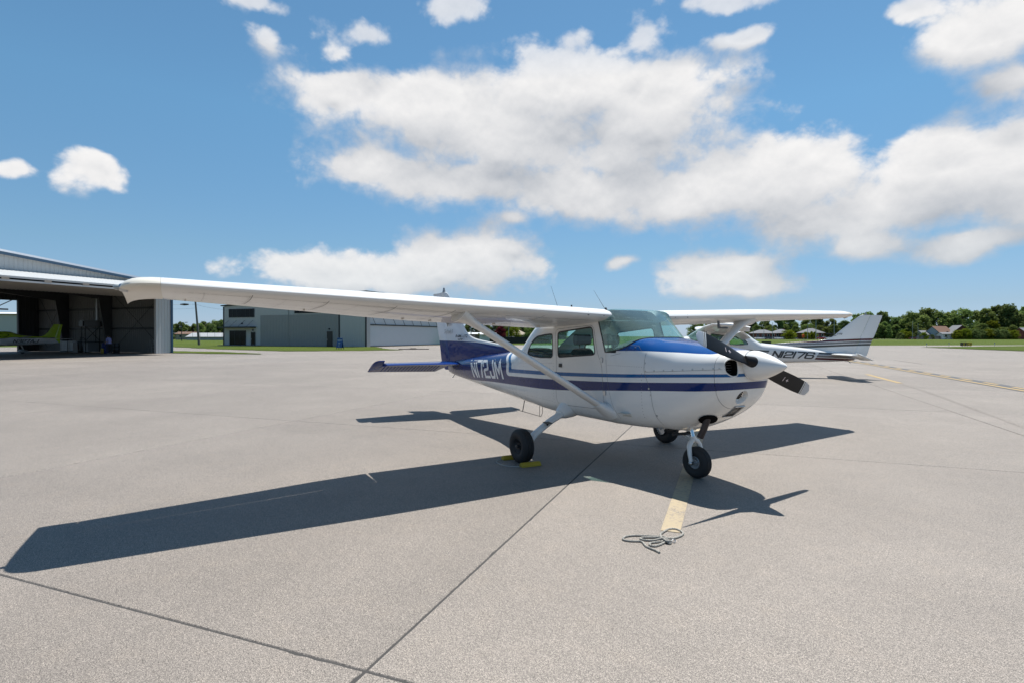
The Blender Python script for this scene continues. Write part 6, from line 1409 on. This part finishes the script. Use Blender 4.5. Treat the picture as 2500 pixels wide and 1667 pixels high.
# ------------------------------------------------------------------ trees and shrubs
def m_leaf(name, a, b_):
    def f(t, b):
        oi = t.new('ShaderNodeObjectInfo'); p = t.new('ShaderNodeNewGeometry').outputs['Position']; n = t.noise(p, .9, 3, .6)
        c = t.mix(n, a, b_); h = t.new('ShaderNodeHueSaturation'); t.put(h.inputs['Color'], c); t.put(h.inputs['Hue'], t.lerp(oi.outputs['Random'], 0, 1, .475, .515)); t.put(h.inputs['Value'], t.lerp(oi.outputs['Random'], 0, 1, .75, 1.2))
        df = t.new('ShaderNodeBsdfDiffuse'); t.put(df.inputs[0], h.outputs[0]); tr = t.new('ShaderNodeBsdfTranslucent'); t.put(tr.inputs[0], h.outputs[0]); mx = t.new('ShaderNodeMixShader'); mx.inputs[0].default_value = .5
        t.l.new(df.outputs[0], mx.inputs[1]); t.l.new(tr.outputs[0], mx.inputs[2]); t.n.remove(b); t.l.new(mx.outputs[0], t.n['Material Output'].inputs[0])
    return mat(name, f)
LEAF = m_leaf('leaves', (.13, .185, .050), (.23, .295, .095)); LEAFD = m_leaf('dark_leaves', (.095, .145, .048), (.18, .24, .085)); LEAFY = m_leaf('yellow_green_leaves', (.11, .15, .014), (.19, .23, .025)); LEAFR = m_leaf('red_leaves', (.10, .016, .018), (.17, .03, .03)); BARK = plain('bark', (.075, .06, .048), .95, var=.3)
def tree_meshes(seed, h=10.0, rx=4.2, base=.06, nl=44, per=130, leaf=.62, tall=1.0):
    r = random.Random(seed); tr = MB(); tr.tube([(0, 0, 0), (r.uniform(-.15, .15), r.uniform(-.15, .15), h*.3), (r.uniform(-.3, .3), r.uniform(-.3, .3), h*.62)], [h*.028, h*.02, h*.009], 8)
    cr = MB(); lobes = []
    for k in range(nl):
        u = r.random(); a = r.uniform(0, 2*math.pi); z = h*(base+(1-base)*(k+.5)/nl); f = (z/h-base)/(1-base); env = rx*math.sqrt(max(.05, 1-(abs(f-.38)/.66)**2.2)); rad_ = env*(.45+.5*r.random())
        c = Vector((math.cos(a)*rad_*.8, math.sin(a)*rad_*.8, z)); s = rx*r.uniform(.26, .42)*(1-.3*f)
        lobes.append((c, s)); tr.tube([(0, 0, max(h*.2, z*.6)), tuple(c*.6+Vector((0, 0, z*.36))), tuple(c)], [h*.009, h*.006, h*.002], 5)
    for c, s in lobes:
        for q in range(per):
            d = Vector((r.gauss(0, 1), r.gauss(0, 1), r.gauss(0, 1)*.8)).normalized()*s*(r.random()**.45)*r.uniform(.85, 1.15); p = c+d; p.z = max(p.z, h*base*.5)
            n = (d.normalized()+Vector((r.gauss(0, .6), r.gauss(0, .6), r.gauss(0, .6)+.3))).normalized(); u = n.orthogonal().normalized(); v = n.cross(u); a = r.uniform(0, 6.28); u, v = u*math.cos(a)+v*math.sin(a), v*math.cos(a)-u*math.sin(a); l = leaf*r.uniform(.6, 1.25)
            cr.add([p-u*l*.5, p+v*l*.32, p+u*l*.5, p-v*l*.32], [(0, 1, 2, 3)])
    return tr.mesh('trunk', BARK, True), cr
PROT = []
for sd, kw in ((1, {}), (2, dict(rx=4.8, nl=50)), (3, dict(rx=3.8, base=.10)), (4, dict(rx=5.2, nl=54, base=.04)), (5, dict(rx=3.3, nl=40, base=.05))): PROT.append(tree_meshes(sd, **kw))
SHRUB = [tree_meshes(11, 4.0, 2.6, .02, 22, 120, .42), tree_meshes(12, 4.0, 3.4, .0, 26, 120, .42)]
CM = {}
def plant(proto, idx, leaf, loc, h0, h, wid, label, name, cat, group):
    key = (id(proto), idx, leaf.name)
    if key not in CM: CM[key] = proto[idx][1].mesh('crown', leaf)
    o = thing(name, loc, label, cat, random.uniform(0, 6.28), group); o.scale = (wid, wid, h/h0)
    obj('trunk', proto[idx][0], o); obj('crown', CM[key], o)
    return o
ORD = 'first second third fourth fifth sixth seventh eighth ninth tenth eleventh twelfth thirteenth fourteenth fifteenth sixteenth seventeenth eighteenth nineteenth twentieth'.split()+['twenty-'+q for q in 'first second third fourth fifth sixth seventh eighth ninth'.split()]+['thirtieth']
random.seed(21)
def y2h(y, dep): return (821-y)/1350.2*dep+1.61
back = [(1700, 783), (1735, 780), (1770, 778), (1800, 782), (1832, 780), (1866, 784), (1898, 779), (1930, 776), (1962, 779), (1996, 775), (2030, 781), (2060, 786), (2090, 770), (2122, 766), (2150, 764), (2178, 778), (2206, 774), (2234, 766), (2262, 757), (2290, 764), (2318, 766), (2348, 759), (2378, 763), (2406, 757), (2434, 750), (2462, 748), (2492, 753), (2526, 758), (2562, 762)]
for k, (px, y) in enumerate(back):
    dep = 322+random.uniform(-10, 14); tone = random.choice(('dark', 'mid green', 'mid green')); h = y2h(y, dep)
    plant(PROT, random.randrange(5), LEAFD if tone == 'dark' else LEAF, at(px+random.uniform(-4, 4), dep), 10, h, h/10*random.uniform(.95, 1.2), f'{tone} leafy tree, {ORD[k]} from the left in the tall row beyond the field', 'leafy_tree', 'tree', 'tall trees beyond the field')
front = [(1712, 801, 3, 0), (1748, 800, 2, 0), (1785, 803, 1, 0), (1815, 798, 3, 0), (1848, 796, 1, 0), (1880, 798, 3, 0), (1912, 795, 3, 0), (1944, 797, 1, 0), (1974, 794, 3, 0), (2006, 797, 3, 0), (2036, 795, 1, 0), (2064, 797, 3, 0), (2092, 793, 3, 0), (2118, 800, 3, 0), (2142, 792, 1, 0), (2160, 788, 2, 0), (2186, 795, 4, 0), (2208, 806, 3, 1), (2226, 790, 2, 0), (2250, 803, 1, 0), (2352, 797, 0, 0), (2376, 803, 3, 1), (2398, 793, 1, 0), (2424, 786, 4, 1), (2446, 801, 0, 0), (2470, 796, 2, 0), (2500, 800, 3, 0), (2536, 795, 1, 0)]
for k, (px, y, i, yl) in enumerate(front):
    dep = (303 if px > 2100 else 311)+random.uniform(-3, 5); h = y2h(y, dep)
    plant(PROT, i, LEAFY if yl else LEAF, at(px, dep), 10, h, h/10*random.uniform(1.05, 1.35), f'{"bright" if yl else "mid"} green smaller tree, {ORD[k]} from the left in front of the tall row', 'small_tree', 'tree', 'smaller trees before the tall row')
sh = [(1927, 809, 1, 1, 1.55, 'round yellow-green bush between the second brick house and the wind sock'), (1968, 812, 0, 1, 1.1, 'yellow-green bush behind the orange wind sock'), (1984, 811, 0, 1, 1.0, 'yellow-green bush by the thick grey pole'), (2198, 814, 0, 0, 1.0, 'low green bush left of the maroon car'), (2217, 812, 1, 1, 1.0, 'bright bush beside the maroon car'), (2238, 811, 0, 0, .8, 'small pale bush at the near end of the board fence'), (2256, 813, 0, 1, .9, 'small bright bush over the board fence'), (2276, 818, 0, 0, .55, 'small dark conical bush before the board fence'), (2306, 816, 0, 0, .65, 'second small bush before the board fence'), (2336, 809, 1, 1, 1.1, 'bright bush before the brick gable house'), (2356, 806, 1, 1, 1.2, 'bright bush right of the brick gable house'), (2375, 806, 1, 0, 1.2, 'tall dark hedge bush, first right of the house group'), (2393, 808, 1, 0, 1.2, 'tall dark hedge bush, second right of the house group'), (2411, 807, 1, 1, 1.2, 'bright hedge bush, third right of the house group'), (2430, 806, 1, 0, 1.2, 'tall dark hedge bush, fourth right of the house group'), (2449, 807, 1, 0, 1.2, 'tall dark hedge bush, fifth right of the house group'), (2470, 809, 1, 1, 1.2, 'bright hedge bush, sixth right of the house group')]
for px, y, i, yl, wd, lb in sh:
    dep = 290 if px < 2330 else 287; plant(SHRUB, i, LEAFY if yl else LEAFD, at(px, dep), 4, y2h(y, dep), wd, lb, 'bush', 'bush', 'bushes beyond the field')
mid = [(1098, 790), (1118, 786), (1138, 792), (1160, 788), (1182, 791), (1203, 786), (1226, 790), (1248, 788), (1270, 784), (1292, 790), (1314, 786), (1340, 788), (1368, 786)]
for k, (px, y) in enumerate(mid):
    dep = 262+random.uniform(-8, 10); h = y2h(y, dep); plant(PROT, random.randrange(5), random.choice((LEAF, LEAFD)), at(px, dep), 10, h, h/10*1.15, f'leafy tree, {ORD[k]} from the left behind the black screened fence', 'leafy_tree', 'tree', 'trees under the near wing')
plant(SHRUB, 0, LEAFR, at(1222, 190), 4, 4.6, 1.0, 'dark red bush behind the black screened fence', 'bush', 'bush', None); plant(SHRUB, 1, LEAFY, at(1254, 214), 4, 4.6, 1.0, 'bright bush before the tan-roofed house', 'bush', 'bush', None); plant(SHRUB, 1, LEAF, at(1296, 214), 4, 6.0, 1.1, 'round green bush right of the tan-roofed house', 'bush', 'bush', None)
left = [(392, 796), (410, 791), (424, 794), (440, 788), (456, 795), (470, 793), (488, 792), (502, 788), (516, 793), (530, 786), (545, 784), (562, 788)]
for k, (px, y) in enumerate(left):
    dep = 275+random.uniform(-12, 12); h = y2h(y, dep); plant(PROT, random.randrange(5), random.choice((LEAF, LEAFD)), at(px, dep), 10, h, h/10*1.15, f'leafy tree, {ORD[k]} from the left in the row beyond the chain-link fence', 'leafy_tree', 'tree', 'trees beyond the chain-link fence')
